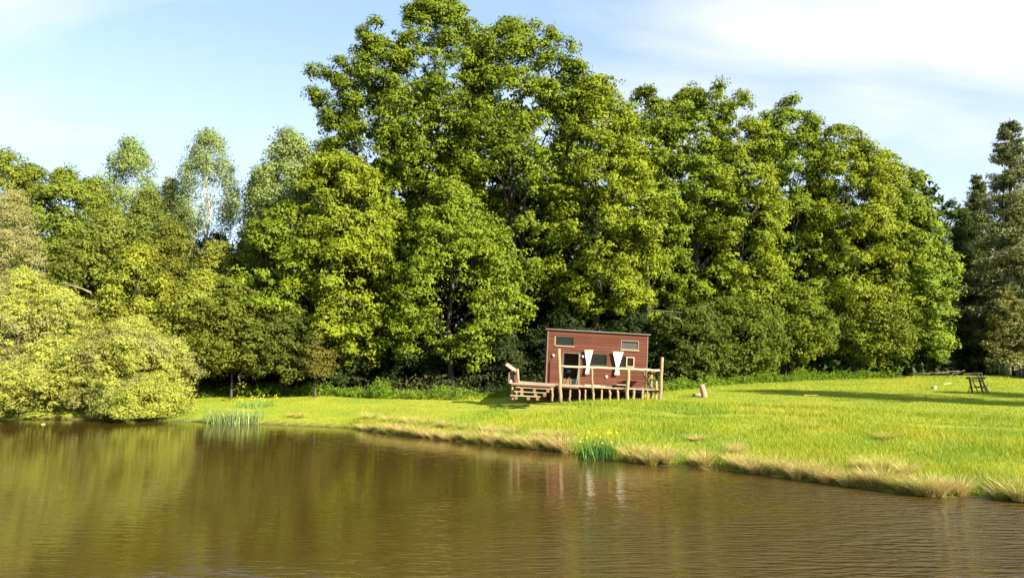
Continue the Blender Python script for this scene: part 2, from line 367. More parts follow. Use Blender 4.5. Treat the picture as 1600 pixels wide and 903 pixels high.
def make_tree(name, label, cat, px, top, hw, Y, color, seed, base_py=None, zbot=None, kind='oak', boughs=80, clumps=9, leaves=45, leaf=0.182, bough_f=0.255, cr=0.60,
              extra=(), bark=(0.06, 0.05, 0.04), white=False, tr=0.7, r0=None, depth=None, back=0.35, group=None, limbs=14, dark=None, var=0.28, up=0.5, flat=0.72, trans=0.38, lean=(0, 0), nrand=0.5, asp=0.62, limb_thin=1.0):
    rs = np.random.RandomState(seed)
    if kind in ('oak', 'tall') or name == 'maple_tree': boughs = int(boughs * 1.32)
    X = XP(px, Y); g = G(X, Y); zt = P(px, top, Y).z; H = zt - g
    Rr = hw / F * Y * 1.0; zb = 0.16 * H if zbot is None else zbot
    Rd = depth or Rr
    t_ = rs.uniform(0, 1, boughs) ** 0.9
    az = rs.uniform(-math.pi, math.pi, boughs)
    front = rs.uniform(0, 1, boughs) > back
    az = np.where(front, -math.pi / 2 + rs.uniform(-1.9, 1.9, boughs), az)
    pr = np.interp(t_, *PROF[kind]) * rs.uniform(0.55, 1.0, boughs) ** 0.5 * rs.uniform(0.88, 1.1, boughs)
    BR = np.interp(t_, [0, .6, 1], [1, .95, .72]) * Rr * bough_f * rs.uniform(0.45, 1.35, boughs)
    if kind in ('oak', 'tall'): Rr *= 1.10; Rd = Rr * 0.95; BR *= 1.12
    pr = np.maximum(pr - bough_f * 0.8, 0.02)
    z = zb + (H - zb) * t_ - BR * 0.6 * (t_ > 0.6)
    BC = np.stack([np.cos(az) * pr * Rr, np.sin(az) * pr * Rd, z], -1)
    BC[:, 0] += lean[0] * t_; BC[:, 1] += lean[1] * t_
    out = unit(np.stack([np.cos(az), np.sin(az), (t_ - 0.3) * 0.9], -1))
    for (ex, ey, er, n_) in extra:      # extra boughs asked for by picture position
        for _ in range(n_):
            p = P(ex, ey, Y - Rd * 0.35); q = np.array([p.x - X, p.y - Y, p.z - g]) + rs.normal(size=3) * er / F * Y * 0.45
            BC = np.vstack([BC, q]); BR = np.append(BR, er / F * Y * rs.uniform(0.35, 0.6)); out = np.vstack([out, unit(np.array([[q[0], -1.5, 1.0]]))])
    root = empty(name, (X, Y, g), label, cat, group)
    Vv, Ff, tt, cn = boughs_to_leaves(rs, BC, BR, cr, clumps, leaves, leaf, up=up, out=out, flat=flat, nrand=nrand, asp=asp)
    Vv[:, 2] = np.maximum(Vv[:, 2], 0.03)
    np_mesh('crown', Vv, Ff, leaf_mat(color, var, trans, dark=dark), root, tt, nrm=cn)
    r0 = r0 or H * 0.017
    trunk_mesh(rs, H, r0, BC, 0.2, limbs, lean, tr, limb_thin).build('trunk', bark_mat(bark, white), root, smooth=True)
    return root

OAK = (0.160, 0.222, 0.018); OAKY = (0.188, 0.242, 0.018); LIME = (0.170, 0.240, 0.024); DARK = (0.05, 0.08, 0.014); OLIVE = (0.150, 0.175, 0.020)
GT = 'tall trees of the wood edge behind the meadow'
T = make_tree
# main wood edge, left to right
T('oak_tree', 'lower yellow green oak at the left end of the tall wood', 'tree', 445, 320, 78, 53, OAK, 11, boughs=75, leaves=40, group=GT)
T('oak_tree', 'bright yellow green oak in front of the left flank of the tallest oak', 'tree', 535, 245, 85, 52.5, OAKY, 12, boughs=85, group=GT, extra=[(490, 262, 28, 5), (548, 520, 34, 6), (570, 395, 40, 5)])
T('oak_tree', 'left crown of the giant oaks with a limb jutting into the sky', 'tree', 592, 62, 92, 58, OAK, 13, boughs=105, group=GT, zbot=6, extra=[(512, 128, 22, 5), (508, 165, 18, 4), (520, 190, 22, 4), (520, 235, 26, 4), (585, 50, 20, 3)])
T('oak_tree', 'tallest oak of the wood, its top touching the upper edge', 'tree', 680, 3, 108, 59, OAK, 14, boughs=125, group=GT, zbot=6, extra=[(655, 22, 18, 4), (700, 60, 26, 4), (735, 75, 30, 6), (745, 130, 34, 6), (770, 190, 40, 6), (700, 240, 40, 5)])
T('oak_tree', 'broad high oak crown above and left of the red cabin', 'tree', 800, 38, 108, 58, OAK, 15, boughs=120, group=GT, zbot=7, extra=[(857, 66, 14, 3), (895, 122, 26, 5), (865, 105, 36, 7), (850, 155, 42, 7), (815, 95, 38, 6), (880, 200, 36, 5)])
T('oak_tree', 'low spreading oak with lit boughs hanging left of the cabin', 'tree', 705, 290, 120, 53.5, OAK, 16, boughs=100, group=GT, zbot=3.2, kind='dome', extra=[(770, 420, 40, 6), (720, 545, 45, 7), (625, 505, 30, 5), (640, 545, 18, 3)])
T('oak_tree', 'yellow tinged oak straight behind the red cabin', 'tree', 935, 122, 82, 56, OAKY, 17, boughs=105, group=GT, zbot=5.0, extra=[(1000, 360, 45, 8), (1040, 320, 30, 5), (975, 480, 34, 5), (950, 430, 40, 5)])
T('oak_tree', 'dark green oak between the cabin oak and its right neighbours', 'tree', 1012, 142, 68, 60, OAK, 18, boughs=80, group=GT, kind='tall')
T('oak_tree', 'narrow oak above the dead branches right of the cabin', 'tree', 1085, 144, 70, 61, OAK, 19, zbot=2.6, boughs=90, group=GT, kind='tall', extra=[(1050, 190, 30, 5), (1115, 175, 24, 4)])
T('oak_tree', 'oak with lit yellow lower boughs above the upright log', 'tree', 1160, 150, 66, 61, OAKY, 20, zbot=2.6, boughs=95, group=GT, kind='tall', extra=[(1175, 440, 42, 8), (1215, 500, 40, 6)])
T('oak_tree', 'dark topped oak rising in a small peak right of the middle', 'tree', 1245, 153, 64, 63, OAK, 21, zbot=2.6, boughs=90, group=GT, kind='tall')
T('oak_tree', 'olive yellow flowering oak in the right part of the wood', 'tree', 1325, 200, 72, 62, (0.195, 0.245, 0.018), 22, zbot=2.6, boughs=95, group=GT, kind='tall')
T('oak_tree', 'green oak on the falling right shoulder of the wood', 'tree', 1385, 240, 66, 64, OAKY, 23, zbot=2.6, boughs=80, group=GT, kind='tall', extra=[(1345, 540, 40, 6)])
T('maple_tree', 'pale lime green tree reaching down to the grass at the right end', 'tree', 1430, 305, 62, 63, LIME, 24, boughs=90, group=GT, kind='dome', zbot=1.6, extra=[(1465, 420, 26, 4), (1440, 480, 30, 4)])
T('oak_tree', 'small dark green oak showing between lime tree and spruces', 'tree', 1492, 318, 40, 70, DARK, 25, boughs=60, group=GT, leaves=34, zbot=2.5)
# understorey
def bush(name, label, px, top, hw, Y, color, seed, **kw):
    a = dict(kind='dome', zbot=0.5, boughs=55, clumps=9, bough_f=0.36, leaves=34, leaf=0.17, cr=0.5, tr=0.6, r0=0.09, limbs=10, back=0.3); a.update(kw)
    return T(name, label, 'bush' if 'bush' in name else 'tree', px, top, hw * 1.15, Y, color, seed, **a)
GB = 'understorey bushes along the wood edge'
DK = (0.085, 0.11, 0.016)
bush('hazel_bush', 'dark hazel beside the yellow willow dome, lit leaves along its hem', 365, 440, 72, 50.5, (0.12, 0.145, 0.018), 31, group=GB, zbot=2.0, extra=[(340, 480, 26, 4)])
bush('hazel_bush', 'dark round bush left of the giant oaks above the nettles', 450, 470, 66, 51.5, DK, 32, group=GB, zbot=1.6)
bush('sapling_tree', 'small olive sapling with a bright thin stem at the grass edge', 495, 520, 26, 50, (0.11, 0.11, 0.02), 33, group=GB, zbot=1.4, boughs=26)
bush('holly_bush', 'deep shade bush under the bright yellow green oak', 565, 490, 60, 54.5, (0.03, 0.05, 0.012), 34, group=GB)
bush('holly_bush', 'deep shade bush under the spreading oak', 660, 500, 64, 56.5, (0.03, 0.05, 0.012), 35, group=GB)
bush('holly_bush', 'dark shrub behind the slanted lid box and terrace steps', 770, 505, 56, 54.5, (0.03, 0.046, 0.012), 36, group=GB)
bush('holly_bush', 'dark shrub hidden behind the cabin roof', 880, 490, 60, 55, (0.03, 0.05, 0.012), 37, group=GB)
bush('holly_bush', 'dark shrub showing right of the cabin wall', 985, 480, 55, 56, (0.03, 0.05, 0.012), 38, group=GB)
bush('elder_bush', 'leafy green bush behind the right terrace post', 1075, 480, 52, 54.0, (0.08, 0.11, 0.014), 39, group=GB, zbot=.6, kind='oak', bough_f=.22, boughs=80, nrand=.8)
RG = dict(kind='oak', bough_f=.2, boughs=95, clumps=8, leaves=30, cr=.55, nrand=.8)
bush('elder_bush', 'low leafy bush behind the upright log', 1145, 470, 66, 57.5, (0.10, 0.14, 0.014), 40, group=GB, zbot=.8, **RG)
bush('hazel_bush', 'mid green bush under the yellow lit boughs', 1225, 440, 62, 60, (0.13, 0.175, 0.015), 41, group=GB, zbot=1.6, **RG)
bush('hazel_bush', 'dark bush under the olive yellow oak', 1292, 470, 56, 62.5, (0.09, 0.125, 0.014), 42, group=GB, zbot=2.0, **RG)
bush('hazel_bush', 'lower dark bush between olive oak and lime tree', 1352, 450, 60, 62, (0.13, 0.17, 0.015), 43, group=GB, zbot=1.5, **RG)

# left side: far birches, mixed trees, willows by the water
BI = dict(kind='birch', boughs=70, clumps=8, leaves=34, leaf=0.15, bough_f=0.24, cr=0.6, bark=(0.5, 0.48, 0.42), white=True, tr=0.93, r0=0.16, limbs=36, back=0.8, up=-0.1, flat=1.1, nrand=1.0, group='birches against the left sky', limb_thin=0.9, zbot=7)
BC_ = (0.22, 0.29, 0.10)
T('birch_tree', 'leftmost birch, dense grey green and cone shaped', 'tree', 192, 216, 64, 66, (0.20, 0.27, 0.08), 51, **{**BI, 'boughs': 150, 'zbot': 5})
T('birch_tree', 'sparse middle birch with sky showing through its crown', 'tree', 318, 206, 58, 64, BC_, 52, **{**BI, 'boughs': 170, 'leaves': 24, 'leaf': 0.13, 'bough_f': 0.2, 'limb_thin': .6})
T('birch_tree', 'right birch rising behind the lower oak', 'tree', 446, 206, 68, 56.5, BC_, 53, **{**BI, 'boughs': 150})
T('birch_tree', 'short birch between the two taller left birches', 'tree', 262, 285, 38, 66, (0.22, 0.26, 0.09), 54, **{**BI, 'boughs': 80, 'zbot': 5})
T('birch_tree', 'grey green birch lower on the right of the bare middle birch', 'tree', 405, 262, 34, 57, (0.22, 0.26, 0.09), 55, **{**BI, 'boughs': 60})
GL = 'mixed trees behind the pond edge willows'
LT = dict(kind='dome', boughs=120, clumps=8, leaves=38, leaf=0.16, cr=0.6, group=GL, zbot=2)
T('ash_tree', 'green tree at the upper left corner of the wood', 'tree', -5, 236, 80, 58, (0.18, 0.22, 0.03), 61, **LT)
T('ash_tree', 'yellow green tree top between left corner and first birch', 'tree', 88, 268, 95, 58, (0.17, 0.225, 0.03), 62, **LT)
T('ash_tree', 'round topped green tree left of the yellow green one near the corner', 'tree', 40, 262, 70, 60, (0.16, 0.205, 0.03), 56, **LT)
T('ash_tree', 'green tree filling the skyline just left of the first birch', 'tree', 135, 285, 70, 61, (0.17, 0.21, 0.03), 57, **LT)
T('ash_tree', 'grey green tree right of the first birch below the short birch', 'tree', 225, 305, 62, 60, (0.14, 0.18, 0.035), 58, **LT)
T('sallow_tree', 'olive rounded tree below the first birch', 'tree', 165, 335, 105, 55, (0.155, 0.19, 0.03), 63, **{**LT, 'boughs': 130})
T('sallow_tree', 'dull green tree under the short birch', 'tree', 262, 352, 75, 57, (0.14, 0.155, 0.022), 64, **LT)
T('sallow_tree', 'brown tinged thicket below the bare middle birch', 'tree', 335, 385, 70, 55, (0.18, 0.205, 0.035), 65, **LT)
T('ash_tree', 'low dense tree closing the gap left of the oaks', 'tree', 402, 345, 50, 57, (0.14, 0.17, 0.02), 66, **LT)
T('sallow_tree', 'golden lit tree in the middle of the left thicket', 'tree', 215, 388, 74, 52, (0.22, 0.25, 0.03), 67, **{**LT, 'boughs': 100})
T('sallow_tree', 'golden olive tree above the dark hazel', 'tree', 312, 432, 72, 51, (0.23, 0.26, 0.035), 68, **LT)
T('willow_tree', 'pale straw coloured half dead willow at the left edge', 'tree', 12, 300, 62, 52, (0.30, 0.29, 0.12), 69, **{**LT, 'leaf': 0.13, 'nrand': 1.2, 'asp': 0.3})
WL = dict(kind='dome', boughs=150, clumps=12, leaves=46, leaf=0.118, cr=0.40, zbot=0.35, bough_f=0.2, tr=0.5, r0=0.12, limbs=16, asp=0.42, group='golden willow domes on the pond bank', back=0.25, nrand=0.9, var=0.4, bark=(0.12, 0.09, 0.06), dark=(0.30, 0.27, 0.12), trans=0.45)
T('willow_bush', 'tall golden willow dome at the left edge over the water', 'willow', 30, 428, 158, 47.0, (0.335, 0.37, 0.08), 71, **{**WL, 'boughs': 210})
T('willow_bush', 'golden willow dome ending at the green bank, right of its twin', 'willow', 208, 496, 106, 46.0, (0.32, 0.36, 0.075), 72, **WL)
T('willow_bush', 'low willow skirt hanging over the water at the left edge', 'willow', 40, 545, 120, 44.2, (0.315, 0.345, 0.08), 73, **{**WL, 'boughs': 120, 'zbot': 0.1})
T('willow_bush', 'small greener willow skirt touching the water near the reeds', 'willow', 225, 590, 72, 43.6, (0.29, 0.33, 0.06), 74, **{**WL, 'boughs': 85, 'zbot': 0.1})

# far back wood that closes the view behind the front rows
def far_wood(label, spec, color, seed, lo=0.55, zmin=0.8, name='far_wood'):
    rs = np.random.RandomState(seed); BCs = []
    for (px0, px1, top, Y, n) in spec:
        for _ in range(n):
            px = rs.uniform(px0, px1); Yv = Y + rs.uniform(-3, 3); zt = P(px, top, Yv).z * rs.uniform(lo, 1.0)
            x = XP(px, Yv); BCs.append((x, Yv, rs.uniform(zmin, zt)))
    BCs = np.array(BCs); out = np.tile([[0, -1, 0.3]], (len(BCs), 1))
    V, Fq, tt, cn = boughs_to_leaves(rs, BCs, rs.uniform(1.0, 2.0, len(BCs)), 0.9, 7, 17, 0.5, out=out)
    o = np_mesh(name, V, Fq, leaf_mat(color, 0.3, 0.2), None, tt, nrm=cn); tag(o, label, 'wood', kind='stuff')
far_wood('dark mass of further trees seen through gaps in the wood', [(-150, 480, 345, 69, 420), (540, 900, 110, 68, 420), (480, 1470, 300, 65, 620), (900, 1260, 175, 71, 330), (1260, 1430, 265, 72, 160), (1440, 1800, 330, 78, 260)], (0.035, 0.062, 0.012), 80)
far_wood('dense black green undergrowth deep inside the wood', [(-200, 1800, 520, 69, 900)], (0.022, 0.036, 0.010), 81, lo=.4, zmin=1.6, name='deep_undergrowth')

# ------------------------------------------------------------------ spruces on the right
def spruce(label, px, top, hw, Y, seed, color, lean=0.0, bare=0.05, n=230, cat='tree', dens=1.0, bottom=1.2, barkc=(0.10, 0.055, 0.035)):
    rs = np.random.RandomState(seed); X = XP(px, Y); g = G(X, Y); H = P(px, top, Y).z - g; Rr = hw / F * Y
    root = empty('spruce_tree', (X, Y, g), label, cat, 'dark spruces at the right edge')
    C = []; Nn = []; tn = []; tb = MB()
    kpts = [(lean * f + rs.normal() * 0.05, 0, H * f - 0.3 * (f == 0)) for f in np.linspace(0, 1, 9)]
    tb.tube(kpts, [H * 0.017 * (1 - 0.93 * f) for f in np.linspace(0, 1, 9)], 8)
    for i in range(n):
        f = rs.uniform(bottom / H, 0.985) ; ln = Rr * (1 - f) ** 0.72 * rs.uniform(0.55, 1.15) + 0.25
        az = rs.uniform(-math.pi, math.pi); z0 = H * f
        d = np.array([math.cos(az), math.sin(az), 0]); o = np.array([lean * f, 0, z0])
        droop = rs.uniform(0.25, 0.6) * (1 - f) + rs.uniform(-.1, .1)
        pts = []
        for k in range(5):
            s = k / 4; pts.append(o + d * ln * s + np.array([0, 0, -droop * ln * (s ** 1.3) + 0.18 * ln * s ** 3]))
        tb.tube(pts, [0.045 * (1 - f * .6), .035, .025, .016, .006], 4)
        if rs.uniform() < bare and f > 0.25: continue
        m = int((40 + 60 * ln / 3) * dens); s = rs.uniform(0.12, 1.0, m)
        base = o + d * ln * s[:, None] + np.stack([0 * s, 0 * s, -droop * ln * s ** 1.3 + 0.18 * ln * s ** 3], -1)
        side = np.cross(d, [0, 0, 1]); w_ = (0.14 + 0.24 * np.sin(s * 2.6)) * ln * 0.7
        off = side * (rs.uniform(-1, 1, m) * w_)[:, None]; hang = rs.uniform(0, 1, m) ** 1.5 * 0.55 * (0.4 + (1 - f))
        p = base + off + np.stack([0 * s, 0 * s, -hang], -1) + rs.normal(size=(m, 3)) * 0.05
        C.append(p); Nn.append(unit(rs.normal(size=(m, 3)) * 0.6 + np.array([0, 0, 0.7]) + d * 0.5)); tn.append(np.clip(rs.uniform(0, 1) * 0.6 + rs.uniform(0, .4, m), 0, 1))
    C = np.vstack(C); Nn = np.vstack(Nn); V, Fq = leaf_quads(rs, C, Nn, 0.27, asp=0.3)
    V[:, 2] = np.maximum(V[:, 2], 0.05)
    np_mesh('crown', V, Fq, leaf_mat(color, 0.4, 0.15), root, np.concatenate(tn)); tb.build('trunk', bark_mat(barkc), root, smooth=True)
spruce('tall open spruce with a reddish trunk at the right edge', 1578, 184, 100, 64, 91, (0.125, 0.145, 0.06), lean=1.0, bare=0.12, n=400, bottom=4, dens=1.2)
spruce('second spruce, shorter, between dark oak and tall spruce', 1538, 270, 55, 70, 92, (0.11, 0.135, 0.05), n=330, bottom=3)
spruce('drooping brown green spruce above the small arched shelter', 1572, 445, 58, 62, 93, (0.15, 0.155, 0.045), n=210, bottom=1.6, dens=1.4)
spruce('dark spruce low behind the saw trestle', 1508, 400, 46, 69, 94, (0.045, 0.06, 0.02), n=180, bottom=2.0)
spruce('spruce mostly cut by the right edge of the picture', 1650, 150, 90, 68, 95, (0.07, 0.09, 0.03), n=230, bottom=3)
# tree beyond the right edge that throws the long shadow across the meadow
T('oak_tree', 'oak beyond the right picture edge casting the long meadow shadow', 'tree', 3300, 30, 62, 25.5, OAK, 97, boughs=50, leaves=30, zbot=9, leaf=0.3, cr=0.8, back=1.0, kind='oak') if False else None
def shade_tree(X, Y, H, Rr, seed, label):
    rs = np.random.RandomState(seed); g = G(X, Y); n = 60
    t_ = rs.uniform(0, 1, n); az = rs.uniform(-3.14, 3.14, n); pr = np.interp(t_, *PROF['oak']) * rs.uniform(0.3, 0.85, n) * Rr
    BCn = np.stack([np.cos(az) * pr, np.sin(az) * pr, H * 0.3 + H * 0.68 * t_], -1)
    root = empty('oak_tree', (X, Y, g), label, 'tree')
    V, Fq, tt, cn = boughs_to_leaves(rs, BCn, rs.uniform(.9, 1.5, n), 0.8, 8, 26, 0.3)
    np_mesh('crown', V, Fq, leaf_mat(OAK), root, tt, nrm=cn); trunk_mesh(rs, H, 0.4, BCn, .2, 10).build('trunk', bark_mat((0.06, 0.05, 0.04)), root, smooth=True)
shade_tree(41.5, 22.2, 18, 2.4, 97, 'oak beyond the right edge whose long shadow crosses the meadow')
shade_tree(52, 19.5, 18, 2.8, 98, 'second oak beyond the right edge, farther out than the other')

# ------------------------------------------------------------------ grass, nettles, rushes, irises
def blade_tris(rs, X, Y, h, wd, lean=0.5, z=None):
    n = len(X); z = ground(X, Y) if z is None else z
    a = rs.uniform(0, 6.283, n); dx = np.cos(a) * wd / 2; dy = np.sin(a) * wd / 2
    b_ = rs.uniform(0, 6.283, n); ln = rs.uniform(0, lean, n) * h
    base = np.stack([X, Y, z - 0.02], -1); off = np.stack([dx, dy, 0 * dx], -1)
    tip = base + np.stack([np.cos(b_) * ln, np.sin(b_) * ln, h], -1)
    V = np.stack([base - off, base + off, tip], 1).reshape(-1, 3)
    return V, np.arange(n * 3).reshape(-1, 3)
rs = np.random.RandomState(3)
n = 760000
# uniform in picture-ish space: more blades near the shore, fewer far away
Yg = 16 + (62 - 16) * rs.uniform(0, 1, n) ** 1.15
Xg = rs.uniform(-0.56, 0.74, n) * Yg
s_ = Yg - shoreY(Xg); keep = (s_ > 0.05) & (Yg < woodY(Xg) + 1.0)
cab = (Xg > -0.6) & (Xg < 8.7) & (Yg > 40.9) & (Yg < 45.5)
stp = (Xg > -0.2) & (Xg < 2.6) & (Yg > 39.3) & (Yg < 41)
keep &= ~cab & ~stp
Xg, Yg, s_ = Xg[keep], Yg[keep], s_[keep]
# the mown part lies beyond a line that runs across the slope
mow_px = [(560, 640), (700, 645), (850, 630), (960, 634), (1080, 641), (1200, 645), (1330, 650), (1420, 657), (1600, 666), (1800, 674)]
mw = np.array([W0(a, b, 0.9) for a, b in mow_px]); mowY = np.interp(Xg, mw[:, 0], mw[:, 1])
long_ = 1 / (1 + np.exp((Yg - mowY) * 6))
patch = 0.5 + 0.5 * wob(Xg * 1.7 + 9, Yg * 1.7) * 3
patch = np.clip(patch, 0, 1)
h = (0.05 + 0.05 * rs.uniform(0, 1, len(Xg))) * (1 - long_) + long_ * (0.08 + 0.17 * rs.uniform(0, 1, len(Xg))) * (0.55 + 0.8 * patch)
h *= np.where(Yg > woodY(Xg) - 1.6, 2.4, 1.0)
# worn tracks: one along the mowing line, one from the steps, one across the left bank
tracks = [mow_px, [(800, 622), (850, 627), (930, 630), (1010, 634), (1080, 641)], [(300, 617), (430, 616), (520, 619), (640, 623), (760, 622), (800, 621)], [(1040, 609), (1180, 622), (1350, 630), (1600, 634)]]
trk = np.zeros(len(Xg))
for i_, tp in enumerate(tracks):
    tw = []
    for a_, b_ in tp:
        zt = 0.9
        for _ in range(4):
            q_ = W0(a_, b_, zt); zt = G(*q_)
        tw.append(q_)
    tw = np.array(tw); d_ = np.abs(Yg - np.interp(Xg, tw[:, 0], tw[:, 1])) + 0.06 * np.sin(Xg * 2.3)
    inside = (Xg > tw[0, 0]) & (Xg < tw[-1, 0])
    trk = np.maximum(trk, inside * np.clip(1.5 - d_ / (0.30 if i_ < 3 else 0.2), 0, 1) * (1 if i_ < 3 else .5))
h *= 1 - 0.85 * trk
h = np.where((Yg < mowY) & (Yg > mowY - 1.0) & (trk < .1), np.maximum(h, .22), h)
V, Fq = blade_tris(rs, Xg, Yg, h, 0.009 + 0.0005 * Yg, 0.8)
seed = np.clip((wob(Xg * 1.1 + 4, Yg * 1.3 + 2) - 0.10) * 6, 0, 1) * long_ * (rs.uniform(0, 1, len(Xg)) < 0.55)
tone = np.clip(0.12 + 0.28 * rs.uniform(0, 1, len(Xg)) + 0.6 * np.clip(0.5 + wob(Xg * 2.1, Yg * 2.6) * 1.6, 0, 1) - 0.05, 0, 1)
tone = np.maximum(tone * 0.93, np.maximum(seed * .9, trk * rs.uniform(.7, .95, len(Xg))))
m, t, b = newmat('grass'); at = N(t, 'ShaderNodeAttribute', attribute_name='tone'); geo = N(t, 'ShaderNodeNewGeometry')
n1 = N(t, 'ShaderNodeTexNoise', i_Scale=0.22, i_Detail=5.0, i_Roughness=0.65); L(t, geo.outputs['Position'], n1.inputs[0])
c = ramp(t, at.outputs['Fac'], [(0.0, (0.20, 0.28, 0.010)), (0.5, (0.28, 0.33, 0.010)), (0.85, (0.33, 0.35, 0.014)), (0.95, (0.38, 0.34, 0.05)), (1.0, (0.42, 0.31, 0.11))])
c2 = ramp(t, n1.outputs[0], [(0.32, (0.66, 0.86, 0.8)), (0.5, (0.97, 1.0, 1.0)), (0.66, (1.15, 1.04, 1.2)), (0.8, (1.35, 1.02, 2.0))])
c = mixrgb(t, 1.0, c, c2, 'MULTIPLY'); L(t, c, b.inputs['Base Color']); b.inputs['Roughness'].default_value = 0.6
tr_ = N(t, 'ShaderNodeBsdfTranslucent'); L(t, c, tr_.inputs[0]); mx = N(t, 'ShaderNodeMixShader'); mx.inputs[0].default_value = 0.4
L(t, b.outputs[0], mx.inputs[1]); L(t, tr_.outputs[0], mx.inputs[2]); L(t, mx.outputs[0], t.nodes['Material Output'].inputs[0])
GRASS = m
o = np_mesh('meadow_grass', V, Fq, GRASS, None, tone); tag(o, 'short and long grass covering the sunlit meadow', 'grass', kind='stuff')
# nettle bank along the wood
n = 5200
pxn = rs.uniform(280, 1500, n); Xn = XP(pxn, 52); Yn = woodY(Xn) + rs.uniform(-1.6, 0.6, n)
amt = np.interp(pxn, [280, 330, 600, 625, 780, 1030, 1100, 1500], [.6, 1, 1, .25, .25, 1, .8, .7]); k = rs.uniform(0, 1, n) < amt
Xn = Xn[k]; Yn = Yn[k]; hn = rs.uniform(0.35, 0.85, len(Xn)) * np.clip(0.8 + wob(Xn * 3, Yn) * 1.5, 0.5, 1.4)
lv = 12; f = rs.uniform(0.15, 1.05, (len(Xn), lv))
C = np.stack([Xn[:, None] + rs.normal(size=f.shape) * 0.10, Yn[:, None] + rs.normal(size=f.shape) * 0.10, ground(Xn, Yn)[:, None] + f * hn[:, None]], -1).reshape(-1, 3)
V, Fq = leaf_quads(rs, C, unit(rs.normal(size=C.shape) * 0.8 + np.array([0, -.3, .8])), 0.13)
o = np_mesh('nettle_bank', V, Fq, leaf_mat((0.115, 0.185, 0.018), 0.4, 0.4), None, rs.uniform(0, 1, len(Fq))); tag(o, 'tall weeds and nettles growing along the foot of the wood', 'weeds', kind='stuff')
# dry leaf litter and brambles in the shade
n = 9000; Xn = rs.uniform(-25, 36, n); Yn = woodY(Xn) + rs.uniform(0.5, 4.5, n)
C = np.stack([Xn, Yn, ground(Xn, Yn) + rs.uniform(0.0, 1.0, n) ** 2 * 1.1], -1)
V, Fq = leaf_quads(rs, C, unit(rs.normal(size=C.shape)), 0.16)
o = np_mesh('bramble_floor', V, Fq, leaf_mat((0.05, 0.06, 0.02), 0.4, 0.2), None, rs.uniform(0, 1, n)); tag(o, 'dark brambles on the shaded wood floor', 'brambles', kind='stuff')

def arc_blades(rs, n, rad, h0, h1, wd, spread, droop, seg=4, zb=-0.03, squash=1.0):
    a = rs.uniform(0, 6.283, n); r = rad * np.sqrt(rs.uniform(0, 1, n)); bx = np.cos(a) * r; by = np.sin(a) * r * squash
    dirx = np.cos(a) * r / rad * spread + rs.normal(size=n) * 0.16; diry = np.sin(a) * r / rad * spread + rs.normal(size=n) * 0.16
    h = rs.uniform(h0, h1, n); ta = rs.uniform(0, 6.283, n); wx = np.cos(ta) * wd / 2; wy = np.sin(ta) * wd / 2
    S = []
    for k in range(seg + 1):
        s = k / seg; w_ = (1 - s) ** 0.6 if k < seg else 0.12
        dr = droop * s * s * rs.uniform(0.5, 1.3, n) if k == seg else droop * s * s
        cx = bx + dirx * h * (s + 0.8 * s * s) * 0.55; cy = by + diry * h * (s + 0.8 * s * s) * 0.55; cz = zb + h * (s - dr * 0.55)
        S.append(np.stack([np.stack([cx - wx * w_, cy - wy * w_, cz], -1), np.stack([cx + wx * w_, cy + wy * w_, cz], -1)], 1))
    V = np.stack(S, 1)      # n, seg+1, 2, 3
    idx = np.arange(n)[:, None] * (seg + 1) * 2 + np.arange(seg)[None] * 2
    Fq = np.stack([idx, idx + 1, idx + 3, idx + 2], -1).reshape(-1, 4)
    return V.reshape(-1, 3), Fq
def blade_mat(name, stops):
    m, t, b = newmat(name); at = N(t, 'ShaderNodeAttribute', attribute_name='tone'); oi = N(t, 'ShaderNodeObjectInfo')
    f = math_node(t, 'ADD', at.outputs['Fac'], math_node(t, 'MULTIPLY', math_node(t, 'SUBTRACT', oi.outputs['Random'], 0.5), 0.35), clamp=True)
    c = ramp(t, f, stops); L(t, c, b.inputs['Base Color']); b.inputs['Roughness'].default_value = 0.55
    tr_ = N(t, 'ShaderNodeBsdfTranslucent'); L(t, c, tr_.inputs[0]); mx = N(t, 'ShaderNodeMixShader'); mx.inputs[0].default_value = 0.3
    L(t, b.outputs[0], mx.inputs[1]); L(t, tr_.outputs[0], mx.inputs[2]); L(t, mx.outputs[0], t.nodes['Material Output'].inputs[0]); return m
RUSH = blade_mat('rush', [(0.0, (0.17, 0.22, 0.02)), (0.3, (0.32, 0.33, 0.05)), (0.6, (0.50, 0.40, 0.13)), (1.0, (0.66, 0.51, 0.25))])
IRIS = blade_mat('iris_leaf', [(0.0, (0.05, 0.12, 0.02)), (0.6, (0.10, 0.24, 0.03)), (1.0, (0.22, 0.36, 0.06))])
REED = blade_mat('reed_leaf', [(0.0, (0.10, 0.17, 0.04)), (0.6, (0.20, 0.29, 0.08)), (1.0, (0.34, 0.40, 0.14))])
YEL = surf_mat('iris_petal', (0.85, 0.68, 0.02), 0.5, 0.1)
rushes = []
for i in range(7):
    r_ = np.random.RandomState(200 + i); V, Fq = arc_blades(r_, 430, 0.17, 0.30, 0.98, 0.013, 0.95, 0.6)
    blade_tone = r_.uniform(0, 1, 430) * 0.75 + 0.15
    tn = np.repeat(blade_tone, 4)
    rushes.append(np_mesh('rush_tussock', V, Fq, RUSH, None, tn, mesh_only=True))
def tussock(px, py, s, label, group='rush tussocks along the pond shore', hs=1.0, dy=0.0):
    x, y = W0(px, py); y += dy; y = max(y, float(shoreY(x)) - 0.02)
    o = bpy.data.objects.new('rush_tussock', rushes[random.randrange(7)]); col.objects.link(o)
    o.location = (x, y, max(G(x, y), -0.05)); o.rotation_euler = (0, 0, random.uniform(0, 6.28)); o.scale = (s, s, s * hs)
    return tag(o, label, 'rushes', group)
random.seed(4)
def sy(px): return float(np.interp(px, [p[0] for p in shore_px], [p[1] for p in shore_px]))
q = 566.0
